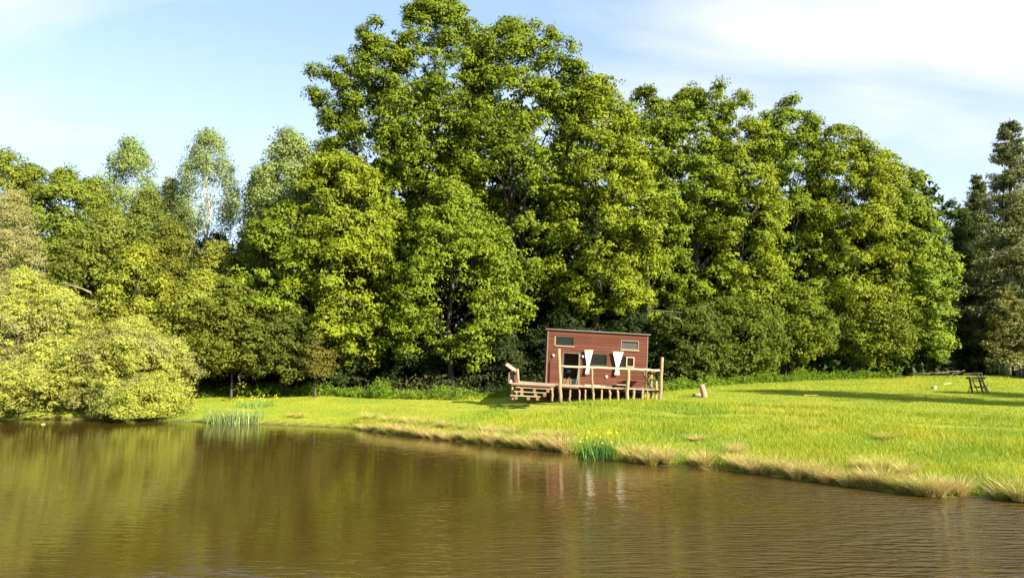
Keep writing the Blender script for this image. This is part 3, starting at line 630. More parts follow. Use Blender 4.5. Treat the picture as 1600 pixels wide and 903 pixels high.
while q < 885:
    tussock(q, sy(q) - random.uniform(0, 1.5), random.uniform(0.55, 0.85) * (1 + (q - 566) / 1500), 'dry tipped rush tussock in the row left of the yellow irises', 'rush row left of the yellow irises', hs=random.uniform(.8, 1.1))
    if random.random() < 0.6: tussock(q + 4, sy(q) - 5, random.uniform(0.6, 0.8), 'dry tipped rush tussock in the row left of the yellow irises', 'rush row left of the yellow irises', hs=.9, dy=.3)
    q += random.uniform(8, 13)
tussock(990, 722, 1.05, 'rush tussock touching the right side of the yellow irises')
tussock(1018, 725, 1.15, 'big rounded rush tussock second to the right of the irises')
tussock(1042, 726, 0.85, 'smaller rush tussock third to the right of the irises')
tussock(1100, 729, 0.95, 'lone rush tussock standing apart between two shore gaps', hs=1.0)
tussock(1085, 728, 0.6, 'little tuft leaning on the lone tussock')
q = 1150.0
while q < 1512:
    tussock(q, sy(q) - random.uniform(0, 2), random.uniform(0.55, 0.9) * (1 + (q - 1150) / 3200), 'straw tipped rush tussock in the long row on the right shore', 'rush row on the right shore', hs=random.uniform(.85, 1.15))
    if random.random() < 0.3: tussock(q + 6, sy(q) - 8, random.uniform(0.6, 0.85), 'straw tipped rush tussock in the long row on the right shore', 'rush row on the right shore', dy=.3)
    q += random.uniform(12, 18)
tussock(1565, 779, 0.8, 'rush tussock at the right edge, left of the last one')
tussock(1593, 784, 0.95, 'last rush tussock cut by the right edge')
tussock(470, 662, 0.7, 'faint brownish rush tuft on the far left bank', hs=.8)
tussock(455, 661, 0.6, 'smaller brownish rush tuft beside the reed bed', hs=.8)
for (a, b_, lb) in ((1120, 690, 'dry grass hump on the slope above the lone tussock'), (1090, 672, 'small dry grass tuft on the slope below the upright log'), (1385, 680, 'dull grass tuft on the right slope'), (1270, 668, 'pale grass tuft mid slope right of centre')):
    x, y = W0(a, b_, 0.9); o = bpy.data.objects.new('grass_tuft', rushes[random.randrange(7)]); col.objects.link(o)
    o.location = (x, y, G(x, y)); o.scale = (.8, .8, .42); tag(o, lb, 'grass tuft', 'dry tufts on the slope')
def iris(label, px0, px1, py, n, mat, h0, h1, flowers, seed, cat, wd=0.028, name='iris_clump', depth=.35):
    rs = np.random.RandomState(seed); x0, y0 = W0(px0, py); x1, y1 = W0(px1, py); cx, cy = (x0 + x1) / 2, (y0 + y1) / 2; hw = (x1 - x0) / 2
    root = empty(name, (cx, cy, 0), label, cat)
    V, Fq = arc_blades(rs, n, hw, h0, h1, wd, 0.12, 0.12, seg=3, zb=-0.02, squash=depth / hw)
    np_mesh('leaves', V, Fq, mat, root, np.repeat(rs.uniform(0, 1, n), 3))
    for i in range(flowers):
        fx = rs.uniform(-hw, hw) * .95; fy = rs.uniform(-depth, depth); fz = rs.uniform(h0 * 0.9, h1 * 1.08); fm = MB()
        for k in range(3):
            a = k * 2.094 + rs.uniform(0, 1); d = Vector((math.cos(a), math.sin(a), 0)); s = Vector((-d.y, d.x, 0)); p = Vector((fx, fy, fz))
            fm.add([p, p + d * .04 + s * .025 + Vector((0, 0, .02)), p + d * .075 - Vector((0, 0, .02)), p + d * .04 - s * .025 + Vector((0, 0, .02))], [(0, 1, 2, 3)])
            fm.add([p, p + d * .012 + s * .014 + Vector((0, 0, .04)), p + Vector((0, 0, .065)), p - s * .014 + Vector((0, 0, .04))], [(0, 1, 2, 3)])
        fm.build('flower', YEL, root)
iris('green iris clump with yellow flowers standing in the water', 903, 966, 717, 330, IRIS, 0.5, 0.92, 16, 301, 'irises')
iris('upright pale green reed bed at the end of the willow', 318, 412, 661, 420, REED, 0.5, 1.05, 0, 302, 'reeds', 0.035, 'reed_bed', .6)
iris('yellow flowering iris patch on the bank behind the reed bed', 362, 432, 650, 160, IRIS, 0.35, 0.7, 22, 303, 'irises', 0.03, 'iris_clump', 1.0)
for o in list(col.objects):
    if o.name == 'iris_clump.001': o.location.z = G(o.location.x, o.location.y)

# ------------------------------------------------------------------ cabin
YC = 43.0; RHO = R(2.9)
O = P(852, 602.5, YC)
Rm = Matrix.Rotation(RHO, 4, 'Y')     # +rotation about Y lowers the +x end
Ri = Rm.inverted().to_3x3()
def LC(px, py, Y=YC): return Ri @ (P(px, py, Y) - O)
RED = surf_mat('red_cladding', (0.088, 0.032, 0.020), 0.85, 0.22, (0.7, 6, 14), bump=0.2, spec=0.15)
REDD = surf_mat('dark_red_and_shade', (0.05, 0.02, 0.014), 0.8, 0.2)  # cladding red darkened: the left wall's shade, also plain dark timber
TRIM = surf_mat('grey_trim', (0.17, 0.12, 0.10), 0.5, 0.1)
ROOFM = surf_mat('roof_metal', (0.16, 0.145, 0.14), 0.45, 0.1)
WOODP = surf_mat('pale_frame', (0.38, 0.28, 0.15), 0.5, 0.1)
DKFR = surf_mat('dark_frame', (0.02, 0.02, 0.02), 0.4, 0.1)
WHITE = surf_mat('white_paint', (0.72, 0.70, 0.66), 0.5, 0.05)
POLE = surf_mat('debarked_pole', (0.24, 0.172, 0.095), 0.7, 0.24, (6, 6, 1.2), bump=0.5)
PLANK = surf_mat('deck_plank', (0.31, 0.24, 0.165), 0.7, 0.2, (1, 8, 8), bump=0.3)
PLANKB = surf_mat('brown_timber', (0.17, 0.095, 0.045), 0.75, 0.2, (1, 8, 8), bump=0.3)
INT = surf_mat('interior_wood', (0.22, 0.15, 0.09), 0.7, 0.15)
m, t, b = newmat('window_glass'); b.inputs['Base Color'].default_value = (0.012, 0.014, 0.012, 1); b.inputs['Roughness'].default_value = 0.03; b.inputs['Metallic'].default_value = 0.0
b.inputs['Specular IOR Level'].default_value = 0.25
tcn = N(t, 'ShaderNodeTexCoord'); n = N(t, 'ShaderNodeTexNoise', i_Scale=1.5); L(t, tcn.outputs['Object'], n.inputs[0])
bu = N(t, 'ShaderNodeBump', i_Strength=0.05, i_Distance=0.02); L(t, n.outputs[0], bu.inputs['Height']); L(t, bu.outputs[0], b.inputs['Normal'])
GLASS = m
cabin = empty('red_cabin', O, 'red brown timber clad tiny house with a low sloping roof', 'cabin', rot=(0, RHO, 0))
Wc = LC(1010, 610).x; HL = LC(852, 514).z; HR = LC(1011, 523).z; D = 2.45; W2 = -0.75
opens = []
def rectL(x0, y0, x1, y1):
    a = LC((x0 + x1) / 2, (y0 + y1) / 2); w_ = (x1 - x0) / 27.07; h_ = (y1 - y0) / 27.07
    return (a.x - w_ / 2, a.z - h_ / 2, a.x + w_ / 2, a.z + h_ / 2)
UL = rectL(868, 526, 897, 540); UR = rectL(970, 532, 998, 546.5); DOOR = rectL(878.5, 551, 906, 602); DOOR = (DOOR[0], -0.02, DOOR[2], DOOR[3])
MW = rectL(921, 553, 948.5, 571); RW = rectL(966, 556.5, 991.5, 574)
opens = [UL, UR, DOOR, MW, RW]
def free(z0, z1, xa, xb):
    cuts = sorted([(a, c_) for (a, b_, c_, d_) in opens if b_ < z1 - 0.01 and d_ > z0 + 0.01]); res = []; x = xa
    for a, c_ in cuts:
        if a > x: res.append((x, a))
        x = max(x, c_)
    if x < xb: res.append((x, xb))
    return res
bh = 0.165; z = -0.02
edges = sorted({round(v, 4) for r_ in opens for v in (r_[1], r_[3])})
def topz(x): return HL + (HR - HL) * x / Wc
zs = [-0.02]
while zs[-1] < max(HL, HR): zs.append(zs[-1] + bh)
for z0, z1 in zip(zs[:-1], zs[1:]):
    segs = []
    sub = [z0] + [e for e in edges if z0 + 0.015 < e < z1 - 0.015] + [z1]
    for s0, s1 in zip(sub[:-1], sub[1:]):
        for (xa, xb) in free(s0, s1, 0.05, Wc - 0.05): segs.append((xa, xb, s0, s1))
    # merge strips of one course into one board per connected run
    runs = []
    for sgm in segs:
        for r_ in runs:
            if any(not (sgm[1] < q_[0] or sgm[0] > q_[1]) for q_ in r_): r_.append(sgm); break
        else: runs.append([sgm])
    for r_ in runs:
        mb = MB()
        for (xa, xb, s0, s1) in r_:
            t1 = s1 - (0.012 if abs(s1 - z1) < 1e-6 else 0)
            za, zb_ = min(t1, topz(xa) - 0.03), min(t1, topz(xb) - 0.03)
            if za <= s0 + .005 and zb_ <= s0 + .005: continue
            za = max(za, s0 + .003); zb_ = max(zb_, s0 + .003)
            y0a, y0b = -0.018, -0.006
            mb.add([(xa, y0a, s0), (xb, y0a, s0), (xb, 0, s0), (xa, 0, s0), (xa, y0b, za), (xb, y0b, zb_), (xb, 0, zb_), (xa, 0, za)],
                   [(0, 3, 2, 1), (4, 5, 6, 7), (0, 1, 5, 4), (1, 2, 6, 5), (2, 3, 7, 6), (3, 0, 4, 7)])
        if mb.v: mb.build('cladding_board', RED, cabin)
# wall core behind the boards, with the same openings
mb = MB(); zc = sorted({-0.02, min(HL, HR) - 0.03, *edges})
for s0, s1 in zip(zc[:-1], zc[1:]):
    for xa, xb in free(s0, s1, 0.0, Wc): mb.box((xa, 0.002, s0), (xb, 0.09, s1))
mb.build('front_wall', REDD, cabin)
MB().box((0, 0.092, -0.02), (0.09, D, HL - .03)).build('side_wall', REDD, cabin)  # left end wall: its shade is put into the colour, a darker red
# right end wall and back wall
MB().box((Wc - .09, 0.092, -0.02), (Wc, D, HR - .03)).build('side_wall', RED, cabin)
MB().box((0.092, D - .09, -0.02), (Wc - .092, D, min(HL, HR) - .03)).build('back_wall', INT, cabin)
MB().box((0.092, 0.092, -0.14), (Wc - .092, D - .092, -0.03)).build('floor', INT, cabin)
mb = MB(); mb.add([(-.12, -.14, HL - .02), (Wc + .12, -.14, HR - .02), (Wc + .12, D + .1, HR - .02), (-.12, D + .1, HL - .02), (-.12, -.14, HL + .03), (Wc + .12, -.14, HR + .03), (Wc + .12, D + .1, HR + .03), (-.12, D + .1, HL + .03)], [(0, 3, 2, 1), (4, 5, 6, 7), (0, 1, 5, 4), (1, 2, 6, 5), (2, 3, 7, 6), (3, 0, 4, 7)])
mb.build('roof', ROOFM, cabin, bevel=.01)
for x in (0.0, Wc - .05): MB().box((x, -0.035, -.02), (x + .05, -0.0005, (HL if x == 0 else HR) - .04)).build('corner_trim', TRIM, cabin)
def window(r, fmat, split=None, sill=None, glass=GLASS, sash=None, lower_panel=None):
    x0, z0, x1, z1 = r; f = 0.055
    mb = MB()
    for a, b_ in (((x0, -.03, z0), (x1, .06, z0 + f)), ((x0, -.03, z1 - f), (x1, .06, z1)), ((x0, -.029, z0 + f), (x0 + f, .06, z1 - f)), ((x1 - f, -.029, z0 + f), (x1, .06, z1 - f))): mb.box(a, b_)
    w_ = mb.build('window', fmat, cabin, bevel=.006)
    MB().box((x0 + f, .03, z0 + f), (x1 - f, .038, z1 - f)).build('pane', glass, w_)
    if sash:
        a, c_ = sash; mb = MB(); g_ = .06
        for p, q_ in (((a, -.05, z0 + .03), (c_, -.031, z0 + .03 + g_)), ((a, -.05, z1 - .03 - g_), (c_, -.031, z1 - .03)), ((a, -.049, z0 + .03 + g_), (a + g_, -.031, z1 - .03 - g_)), ((c_ - g_, -.049, z0 + .03 + g_), (c_, -.031, z1 - .03 - g_))): mb.box(p, q_)
        mb.build('sash', WOODP, w_)
    if lower_panel: MB().box((x0 + f + .01, .01, z0 + f + .01), (x1 - f - .01, .022, z0 + (z1 - z0) * .72)).build('lower_panel', surf_mat('grey_panel', (0.05, 0.05, 0.055), .5), w_)  # flat grey panel over the lower part of the pane
    if sill: MB().box((x0 - .03, -.09, z0 - .05), (x1 + .03, -.02, z0 - .003)).build('sill', sill, w_)
    return w_
GREY = surf_mat('grey_sill', (0.12, 0.125, 0.10), .5)
w1 = window(UL, DKFR, sill=WOODP); MB().box((UL[0] - .05, -.04, UL[1]), (UL[0] - .003, -.019, UL[3])).build('side_casing', WOODP, w1)
w2 = window(UR, TRIM, sill=WOODP, lower_panel=True)
window(MW, DKFR, sill=GREY); window(RW, DKFR, sill=GREY, sash=((RW[0] + RW[2]) / 2 - .02, RW[2] - .02))
# door opening: frame, open leaf, interior
x0, z0, x1, z1 = DOOR
mb = MB(); mb.box((x0, -.01, z1 - .05), (x1, .09, z1)).box((x0, -.009, 0), (x0 + .04, .09, z1 - .052)).box((x1 - .10, -.04, 0), (x1, .09, z1 - .052))
df = mb.build('door_frame', GREY, cabin, bevel=.006)
dl = MB().box((x0 + .06, .10, 0.0), (x0 + .10, .95, z1 - .08)).build('door', DKFR, cabin)
MB().ball((x0 + .12, .85, 1.0), .035).build('handle', WHITE, dl)
# thin brown line on the wall built as a bent tube, wall lamps, vent
mb = MB(); a = LC(871, 552.5); b_ = LC(860, 565); c_ = LC(860, 603)
mb.tube([(a.x, -.07, a.z), (b_.x, -.07, b_.z + .03), (b_.x, -.07, b_.z - .06), (b_.x, -.07, 0.0)], .028, 8).build('bent_tube', surf_mat('brown_tube', (0.09, .03, .02), .5), cabin, smooth=True)
for (px, py) in ((864.5, 555), (910.5, 557)):
    a = LC(px, py); l_ = MB().box((a.x - .05, -.05, a.z - .08), (a.x + .05, -.02, a.z + .08)).build('wall_lamp', GREY, cabin)
    MB().ball((a.x, -.10, a.z), .07).build('lamp_glass', WHITE, l_, smooth=True)
a = LC(947.5, 588.5); MB().ball((a.x, -.03, a.z), .085, sz=1).build('vent_cap', WHITE, cabin, smooth=True)
# open shutter frame on the left end wall
mb = MB(); zt_ = LC(845, 552).z
for dy in (.6, 1.3):
    mb.bar((0, dy, zt_ - .2), (-.5, dy, zt_ + .22), .04)
mb.bar((-.5, .6, zt_ + .22), (-.5, 1.3, zt_ + .22), .04); mb.bar((0, .6, zt_ - .2), (0, 1.3, zt_ - .2), .04)
sh = mb.build('propped_window', TRIM, cabin); 
# dark underside
MB().box((.1, .1, -1.1), (Wc - .1, D - .1, -.15)).build('chassis_skirt', REDD, cabin)

def top_mesh(mb, name, mat, label, cat, rot=True, **kw):
    o = mb.build(name, mat, None, **kw); o.location = O; o.rotation_euler = (0, RHO, 0) if rot else (0, 0, 0)
    return tag(o, label, cat)
def top_empty(name, label, cat, group=None): return empty(name, O, label, cat, group, rot=(0, RHO, 0))
# things seen through the doorway
tb = top_empty('low_cabinet', 'small brown cabinet just inside the cabin doorway', 'cabinet')
MB().box((x0 + .12, .35, 0.0), (x0 + .50, .75, .42)).build('body', PLANKB, tb); MB().box((x0 + .10, .33, .422), (x0 + .52, .77, .45)).build('top', PLANKB, tb)
dk = top_empty('dark_table', 'dark table inside the cabin doorway', 'table')
MB().box((x0 + .15, 1.1, .72), (x1 - .1, 1.8, .76)).build('tabletop', DKFR, dk)
for a in (x0 + .2, x1 - .16):
    for yy in (1.15, 1.75): MB().box((a - .02, yy - .02, 0), (a + .02, yy + .02, .718)).build('leg', DKFR, dk)
mb = MB().tube([(x0 + .5, 1.3, .763), (x0 + .5, 1.3, .80), (x0 + .5, 1.3, .93), (x0 + .5, 1.3, .95)], [.10, .15, .17, .15], 12); top_mesh(mb, 'bowl', surf_mat('grey_ceramic', (.35, .35, .36), .4), 'pale grey bowl on the dark table inside the cabin', 'bowl', smooth=True)
mb = MB().box((x1 - .50, .30, .0), (x1 - .14, .62, .46)); top_mesh(mb, 'storage_box', surf_mat('grey_green_box', (.19, .20, .15), .6), 'grey green box standing at the right of the doorway', 'box', bevel=.02)
mb = MB().ball((x0 + .46, .5, .50), .05); top_mesh(mb, 'cup', WHITE, 'tiny white cup on the small brown cabinet', 'cup', smooth=True)
a = LC(905, 575, 42.6); b_ = LC(899.5, 602, 42.2)
mb = MB().tube([(b_.x, -.55, .02), ((a.x + b_.x) / 2 + .02, -.36, a.z / 2), (a.x, -.10, a.z + .05)], [.022, .02, .018], 6); top_mesh(mb, 'leaning_pole', POLE, 'thin pale pole leaning by the cabin door', 'pole', smooth=True)
# tied curtains
def curtain(pxa, pxb, top, wx, wy, bot, ba, bb, label):
    rows = [(top, pxa, pxb), (top + (wy - top) * .35, pxa + (wx - 1.8 - pxa) * .33, pxb + (wx + 1.8 - pxb) * .33), (top + (wy - top) * .7, pxa + (wx - 1.6 - pxa) * .68, pxb + (wx + 1.6 - pxb) * .68), (wy, wx - 1.7, wx + 1.7), (wy + 4, wx - 2.4, wx + 2.2), (wy + (bot - wy) * .7, ba + .6, bb - .4), (bot, ba, bb)]
    n = 28; V = []; Fq = []
    for k, (py, xa, xb) in enumerate(rows):
        A = LC(xa, py, 42.8); B = LC(xb, py, 42.8)
        for i in range(n + 1):
            f = i / n; d = .016 * math.sin(f * 7 * math.pi) * (1 if k not in (3,) else .6); V.append((A.x + (B.x - A.x) * f, -.20 + d, A.z + (B.z - A.z) * f))
    for k in range(len(rows) - 1):
        for i in range(n):
            a_ = k * (n + 1) + i; Fq.append((a_, a_ + n + 1, a_ + n + 2, a_ + 1))
    root = top_empty('tied_curtain', label, 'curtain', 'white tied curtains on the cabin front')
    mb = MB(); mb.add(V, Fq); o = mb.build('cloth', WHITE, root, smooth=True); md = o.modifiers.new('thickness', 'SOLIDIFY'); md.thickness = .012
    A = LC(wx, wy, 42.8); MB().tube([(A.x - .075, -.2, A.z + .02), (A.x - .075, -.2, A.z - .03)], .03, 8).build('tie', WHITE, root); 
    A = LC(pxa, top, 42.8); B = LC(pxb, top, 42.8); MB().tube([(A.x - .03, -.2, A.z), (B.x + .03, -.2, B.z)], .018, 8).build('curtain_rod', WOODP, root)
    for q_ in (A.x + .05, B.x - .05): MB().box((q_ - .01, -.19, A.z - .02), (q_ + .01, -.02, A.z)).build('bracket', GREY, root)
curtain(913.8, 926.5, 547, 918.8, 571.5, 584.5, 914.3, 920.5, 'left white curtain tied at the waist beside the doorway')
curtain(958, 974, 549.5, 964.7, 573.5, 586, 960.3, 968, 'right white curtain tied at the waist, the wider one')

# ------------------------------------------------------------------ terrace
YD = 40.7
deck = empty('wooden_terrace', O, 'rustic timber terrace on log stilts in front of the red cabin', 'terrace', rot=(0, RHO, 0))
wt = LC(880, 602.3, YD).z
xl = LC(796, 598, YD).x; xm = LC(980, 607, YD).x; xr = LC(1035, 606, 41.1).x
yy = YD - YC
k = 0
while yy < -0.04:
    y2 = min(yy + .148, -0.04)
    r_ = xm if yy < 41.1 - YC - .07 else xr
    mb = MB().box((xl - random.uniform(0, .04), yy, wt - .035), (r_ + random.uniform(0, .05), y2 - .012, wt + random.uniform(-.004, .004)))
    mb.build('deck_board', PLANK, deck, bevel=.004); yy += .148; k += 1
# part of the terrace left of the cabin
for yy in np.arange(0.0, 1.6, .15): MB().box((xl, yy, wt - .035), (-.06, yy + .138, wt)).build('deck_board', PLANK, deck)
MB().box((xl, YD - YC + .45, wt - .16), (xm, YD - YC + .50, wt - .038)).build('edge_beam', REDD, deck)
MB().box((xl + .1, YD - YC + .02, wt - .11), (LC(905, 600, YD).x, YD - YC + .06, wt - .038)).build('edge_beam', PLANKB, deck)
MB().box((xm + .05, 41.1 - YC + .4, wt - .15), (xr, 41.1 - YC + .45, wt - .038)).build('edge_beam', REDD, deck)
def crook(a, b_, r, k=6, amt=.02, seed=0):
    rr = np.random.RandomState(seed); pts = wiggle(rr, a, b_, k, amt); return pts, [r * rr.uniform(.88, 1.1) for _ in pts]
def post(px_t, py_t, px_b, py_b, rpx, Y, name, seed):
    a = LC(px_t, py_t, Y); b2 = LC(px_b, py_b, Y); b2.z -= .25
    pts, rad = crook(b2, a, rpx * .92 / F * Y, 7, .012, seed); rad[-1] *= .82
    MB().tube(pts, rad, 10).build(name, POLE, deck, smooth=True)
post(873.5, 544.5, 876, 622, 3.1, YD - .1, 'post', 1); post(1035, 558, 1031, 621, 3.0, YD + .3, 'post', 2)
post(982.5, 576.5, 979.5, 621, 3.1, YD - .1, 'post', 3); post(924.5, 575, 926.5, 604, 2.0, YD + .05, 'post', 4)
post(808.5, 576, 811, 598, 2.6, 40.9, 'post', 5); post(1018, 580, 1018, 620, 2.2, 42.0, 'post', 6); post(1026, 594, 1024, 621, 2.2, 41.5, 'post', 7)
for i, (px, r_, dx) in enumerate([(891, 1.9, 1), (905, 1.7, -1), (914.5, 1.6, 0), (926.5, 2.2, -1), (940, 1.7, 0), (952.5, 1.9, -1), (965, 2.0, -1), (991, 2.6, 2), (1004, 2.2, 0), (1012, 1.5, 0)]):
    Yp = YD + .12 if px < 980 else 41.25
    post(px, 608.5 if px < 975 else 607.5, px - dx, 621, r_, Yp, 'stilt', 20 + i)
for i, (px, Yp) in enumerate([(862, 40.8), (800, 40.9), (806, 41.2)]): post(px, 602, px + 1, 620, 2.0, Yp, 'stilt', 40 + i)
a = LC(876, 572, YD - .1); b_ = LC(1030.5, 578.5, YD + .25)
pts, rad = crook(a, b_, .062, 16, .012, 50); MB().tube(pts, rad, 9).build('rail', surf_mat('pale_rail', (0.42, 0.34, 0.22), .6, .15), deck, smooth=True)
a = LC(1014, 593.5, 42.0); b_ = LC(1031, 594.5, YD + .35); pts, rad = crook(a, b_, .045, 3, .01, 51); MB().tube(pts, rad, 8).build('rail', POLE, deck, smooth=True)
# steps built from pallets
steps = empty('pallet_steps', O, 'low stack of pallet timber steps at the left end of the terrace', 'steps', rot=(0, RHO, 0))
for i, (xa, xb, py, Y0, Y1) in enumerate([(806, 866, 604.7, 40.15, 40.65), (803, 854, 611.2, 39.75, 40.25), (797, 845, 617.3, 39.3, 39.85)]):
    A = LC(xa, py, Y0); B = LC(xb, py, Y0)
    for j in range(3):
        ya = Y0 - YC + j * (Y1 - Y0) / 3
        MB().box((A.x, ya, A.z - .028), (B.x, ya + (Y1 - Y0) / 3 - .02, A.z)).build('tread', PLANK, steps, bevel=.003)
    for q_ in ((.12, .45, .8), (.2, .62, .9), (.15, .55, .85))[i]:
        xx = A.x + (B.x - A.x) * q_
        MB().box((xx, Y0 - YC + .03, A.z - .20), (xx + .16, Y1 - YC - .05, A.z - .031)).build('block', PLANKB, steps, bevel=.004)
# lidded box at the far left of the terrace
lid = empty('lidded_box', O, 'wooden box with a slanted pinkish lid left of the first terrace post', 'box', rot=(0, RHO, 0))
A = LC(789.5, 570.5, 41.2); B = LC(806.5, 583, 41.2)
M_ = MB(); M_.add([(A.x, -1.9, A.z), (B.x, -1.9, B.z), (B.x + .12, -1.15, B.z + .1), (A.x + .12, -1.15, A.z + .1), (A.x, -1.9, A.z + .03), (B.x, -1.9, B.z + .05), (B.x + .12, -1.15, B.z + .15), (A.x + .12, -1.15, A.z + .13)], [(0, 3, 2, 1), (4, 5, 6, 7), (0, 1, 5, 4), (1, 2, 6, 5), (2, 3, 7, 6), (3, 0, 4, 7)])
M_.build('lid', surf_mat('pinkish_board', (.34, .22, .2), .5), lid)
C1 = LC(796, 580, 41.2); C2 = LC(806, 598, 41.2)
MB().box((C1.x, -1.82, wt + .001), (C2.x, -1.2, wt + .42)).build('body', surf_mat('dark_box', (.09, .05, .03), .7), lid, bevel=.01)
MB().box((C1.x - .04, -1.84, wt + .001), (C1.x + .02, -1.76, wt + .55)).build('leg', PLANKB, lid); MB().box((C2.x - .02, -1.84, wt + .001), (C2.x + .04, -1.76, wt + .45)).build('leg', PLANKB, lid)
for (px, py, lb) in ((793, 598, 'white jar at the far left corner of the terrace'), (798.5, 596.5, 'white jar on the terrace just below the slanted lid')):
    A = LC(px, py, 40.85); mb = MB().tube([(A.x, 40.85 - YC, wt), (A.x, 40.85 - YC, wt + .10), (A.x, 40.85 - YC, wt + .12), (A.x, 40.85 - YC, wt + .15)], [.05, .055, .035, .035], 10)
    if px < 796: 
        for i_, v in enumerate(mb.v): mb.v[i_] = (v[0] - A.x + xl + .06, v[1], v[2])
    top_mesh(mb, 'jar', WHITE, lb, 'jar', smooth=True)
# terrace furniture
ft = empty('folding_table', O, 'folding table on crossed legs at the right end of the terrace', 'table', rot=(0, RHO, 0))
A = LC(1004, 581, 41.9); B = LC(1019, 604, 41.9)
for dy in (-1.35, -.85):
    MB().bar((A.x, dy, A.z), (B.x, dy, wt), .035).build('leg', DKFR if dy > -1 else POLE, ft); MB().bar((B.x, dy + .04, A.z), (A.x, dy + .04, wt), .035).build('leg', POLE, ft)
MB().box((A.x - .12, -1.45, A.z), (B.x + .12, -.75, A.z + .03)).build('tabletop', PLANKB, ft)
mb = MB().tube([(A.x + .25, -1.2, A.z + .032), (A.x + .25, -1.2, A.z + .10), (A.x + .25, -1.2, A.z + .20)], [.05, .06, .05], 10); top_mesh(mb, 'white_mug', WHITE, 'white mug on the folding table beside the cabin corner', 'mug', smooth=True)
A = LC(956, 601.5, 41.5); B = LC(977, 606, 41.5)
bn = empty('low_bench', O, 'low dark bench with a pale top edge near the thick middle post', 'bench', rot=(0, RHO, 0))
MB().box((A.x, -1.75, wt + .16), (B.x + .1, -1.3, wt + .20)).build('seat', PLANK, bn)
for xx in (A.x + .06, B.x - .02): MB().box((xx - .03, -1.7, wt + .002), (xx + .03, -1.35, wt + .158)).build('leg', REDD, bn)
MB().box((A.x + .1, -1.55, wt + .03), (B.x - .06, -1.5, wt + .158)).build('apron', REDD, bn)
A = LC(913, 603, 41.5); B = LC(945, 605, 41.5)
pl = empty('floor_tray', O, 'flat pale wooden tray frame lying on the terrace under the middle window', 'tray', rot=(0, RHO, 0))
for p_, q_ in (((A.x, -1.7, 0), (B.x, -1.64, .09)), ((A.x, -1.2, 0), (B.x, -1.14, .09)), ((A.x, -1.638, 0), (A.x + .06, -1.202, .09)), ((B.x - .06, -1.638, 0), (B.x, -1.202, .09))):
    MB().box((p_[0], p_[1], wt + .006), (q_[0], q_[1], wt + q_[2])).build('frame_bar', PLANK, pl)
MB().box((A.x + .062, -1.637, wt + .006), (B.x - .062, -1.203, wt + .03)).build('base', PLANK, pl)

# ------------------------------------------------------------------ things on the meadow
CUT = surf_mat('cut_wood', (0.42, 0.33, 0.2), .7, .1)
LOG = surf_mat('pale_log', (0.28, 0.20, 0.14), .8, .2, (6, 6, 2), bump=.4)
def gpos(px, py):
    z = 1.3
    for _ in range(6):
        x, y = W0(px, py, z); z = G(x, y)
    return Vector((x, y, z))
p = gpos(1101, 620.5); st = empty('upright_log', p, 'pale sawn log standing upright and tilted on the grass', 'log')
mb = MB().tube([(0.03, 0, -.12), (0, 0, 0), (-.07, 0, .35), (-.15, 0, .70)], [.185, .18, .165, .16], 14); mb.build('log_body', LOG, st, smooth=True)
MB().tube([(-.150, 0, .701), (-.152, 0, .709)], .15, 14).build('cut_face', CUT, st)
p = gpos(1091, 619.5); mb = MB().tube([(-.28, .1, .08), (0, .1, .09), (.22, .1, .09)], [.09, .1, .1], 10); o = mb.build('lying_log', LOG, None, smooth=True); o.location = p; tag(o, 'short pale log lying behind the upright log', 'log')
p = gpos(1267, 619); o = MB().box((-.42, -.09, 0.05), (.40, .09, .09), Matrix.Rotation(.1, 4, 'Z')).build('loose_plank', CUT); o.location = p; tag(o, 'pale plank lying alone on the meadow', 'plank')
p = gpos(1218, 627); o = MB().box((-.3, -.07, 0.02), (.3, .07, .05)).build('loose_plank', surf_mat('old_wood', (.22, .16, .08), .9)); o.location = p; tag(o, 'dark weathered board flat in the grass', 'plank')
p = gpos(1459, 608); mb = MB().tube([(0, 0, 0), (0, 0, .2), (0, 0, .21)], [.14, .19, .17], 12); o = mb.build('bucket', surf_mat('dull_bucket', (.33, .34, .22), .6)); o.location = p; tag(o, 'dull greenish bucket in the long shadow', 'bucket')
p = gpos(1480, 601); o = MB().box((-.28, -.05, .06), (.28, .05, .12), Matrix.Rotation(R(-12), 4, 'Y')).build('loose_plank', CUT); o.location = p; tag(o, 'whitish stick of wood left of the saw trestle', 'plank')
# saw trestle
OLD = surf_mat('weathered_timber', (0.11, 0.09, 0.05), .85, .25, (2, 6, 6), bump=.4)
p = gpos(1530, 614); tr = empty('saw_trestle', p, 'weathered timber saw trestle standing on the right meadow', 'trestle')
k_ = p.y / F
def q3(px, py, dy=0): return ((px - 1530) * k_, dy, (614 - py) * k_)
for dy in (-.25, .3):
    MB().bar(q3(1518, 591, dy * .4), q3(1524.5, 614, dy), .09, .06).build('leg', OLD, tr); MB().bar(q3(1533, 592, dy * .4), q3(1541, 614, dy), .09, .06).build('leg', OLD, tr)
MB().bar(q3(1534, 592, -.1), q3(1536.5, 614, -.3), .08, .05).build('brace', OLD, tr); MB().bar(q3(1517, 614, .3), q3(1521, 602, .2), .05, .04).build('brace', OLD, tr)
MB().bar(q3(1518, 604, -.28), q3(1535, 605, -.28), .05, .1).build('crossbar', OLD, tr); MB().bar(q3(1518, 594.5, -.1), q3(1533, 595.5, -.1), .05, .06).build('crossbar', OLD, tr)
MB().box(q3(1514, 592.5, -.22), q3(1537.5, 589, .22)).build('top_beam', OLD, tr, bevel=.01)
MB().bar(q3(1530.5, 589, 0), q3(1530.5, 584, 0), .05).build('upright', OLD, tr); MB().bar(q3(1535, 589, 0), q3(1535.5, 583, 0), .05).build('upright', OLD, tr); MB().bar(q3(1507, 584, 0), q3(1536, 583, 0), .04).build('top_rail', OLD, tr)
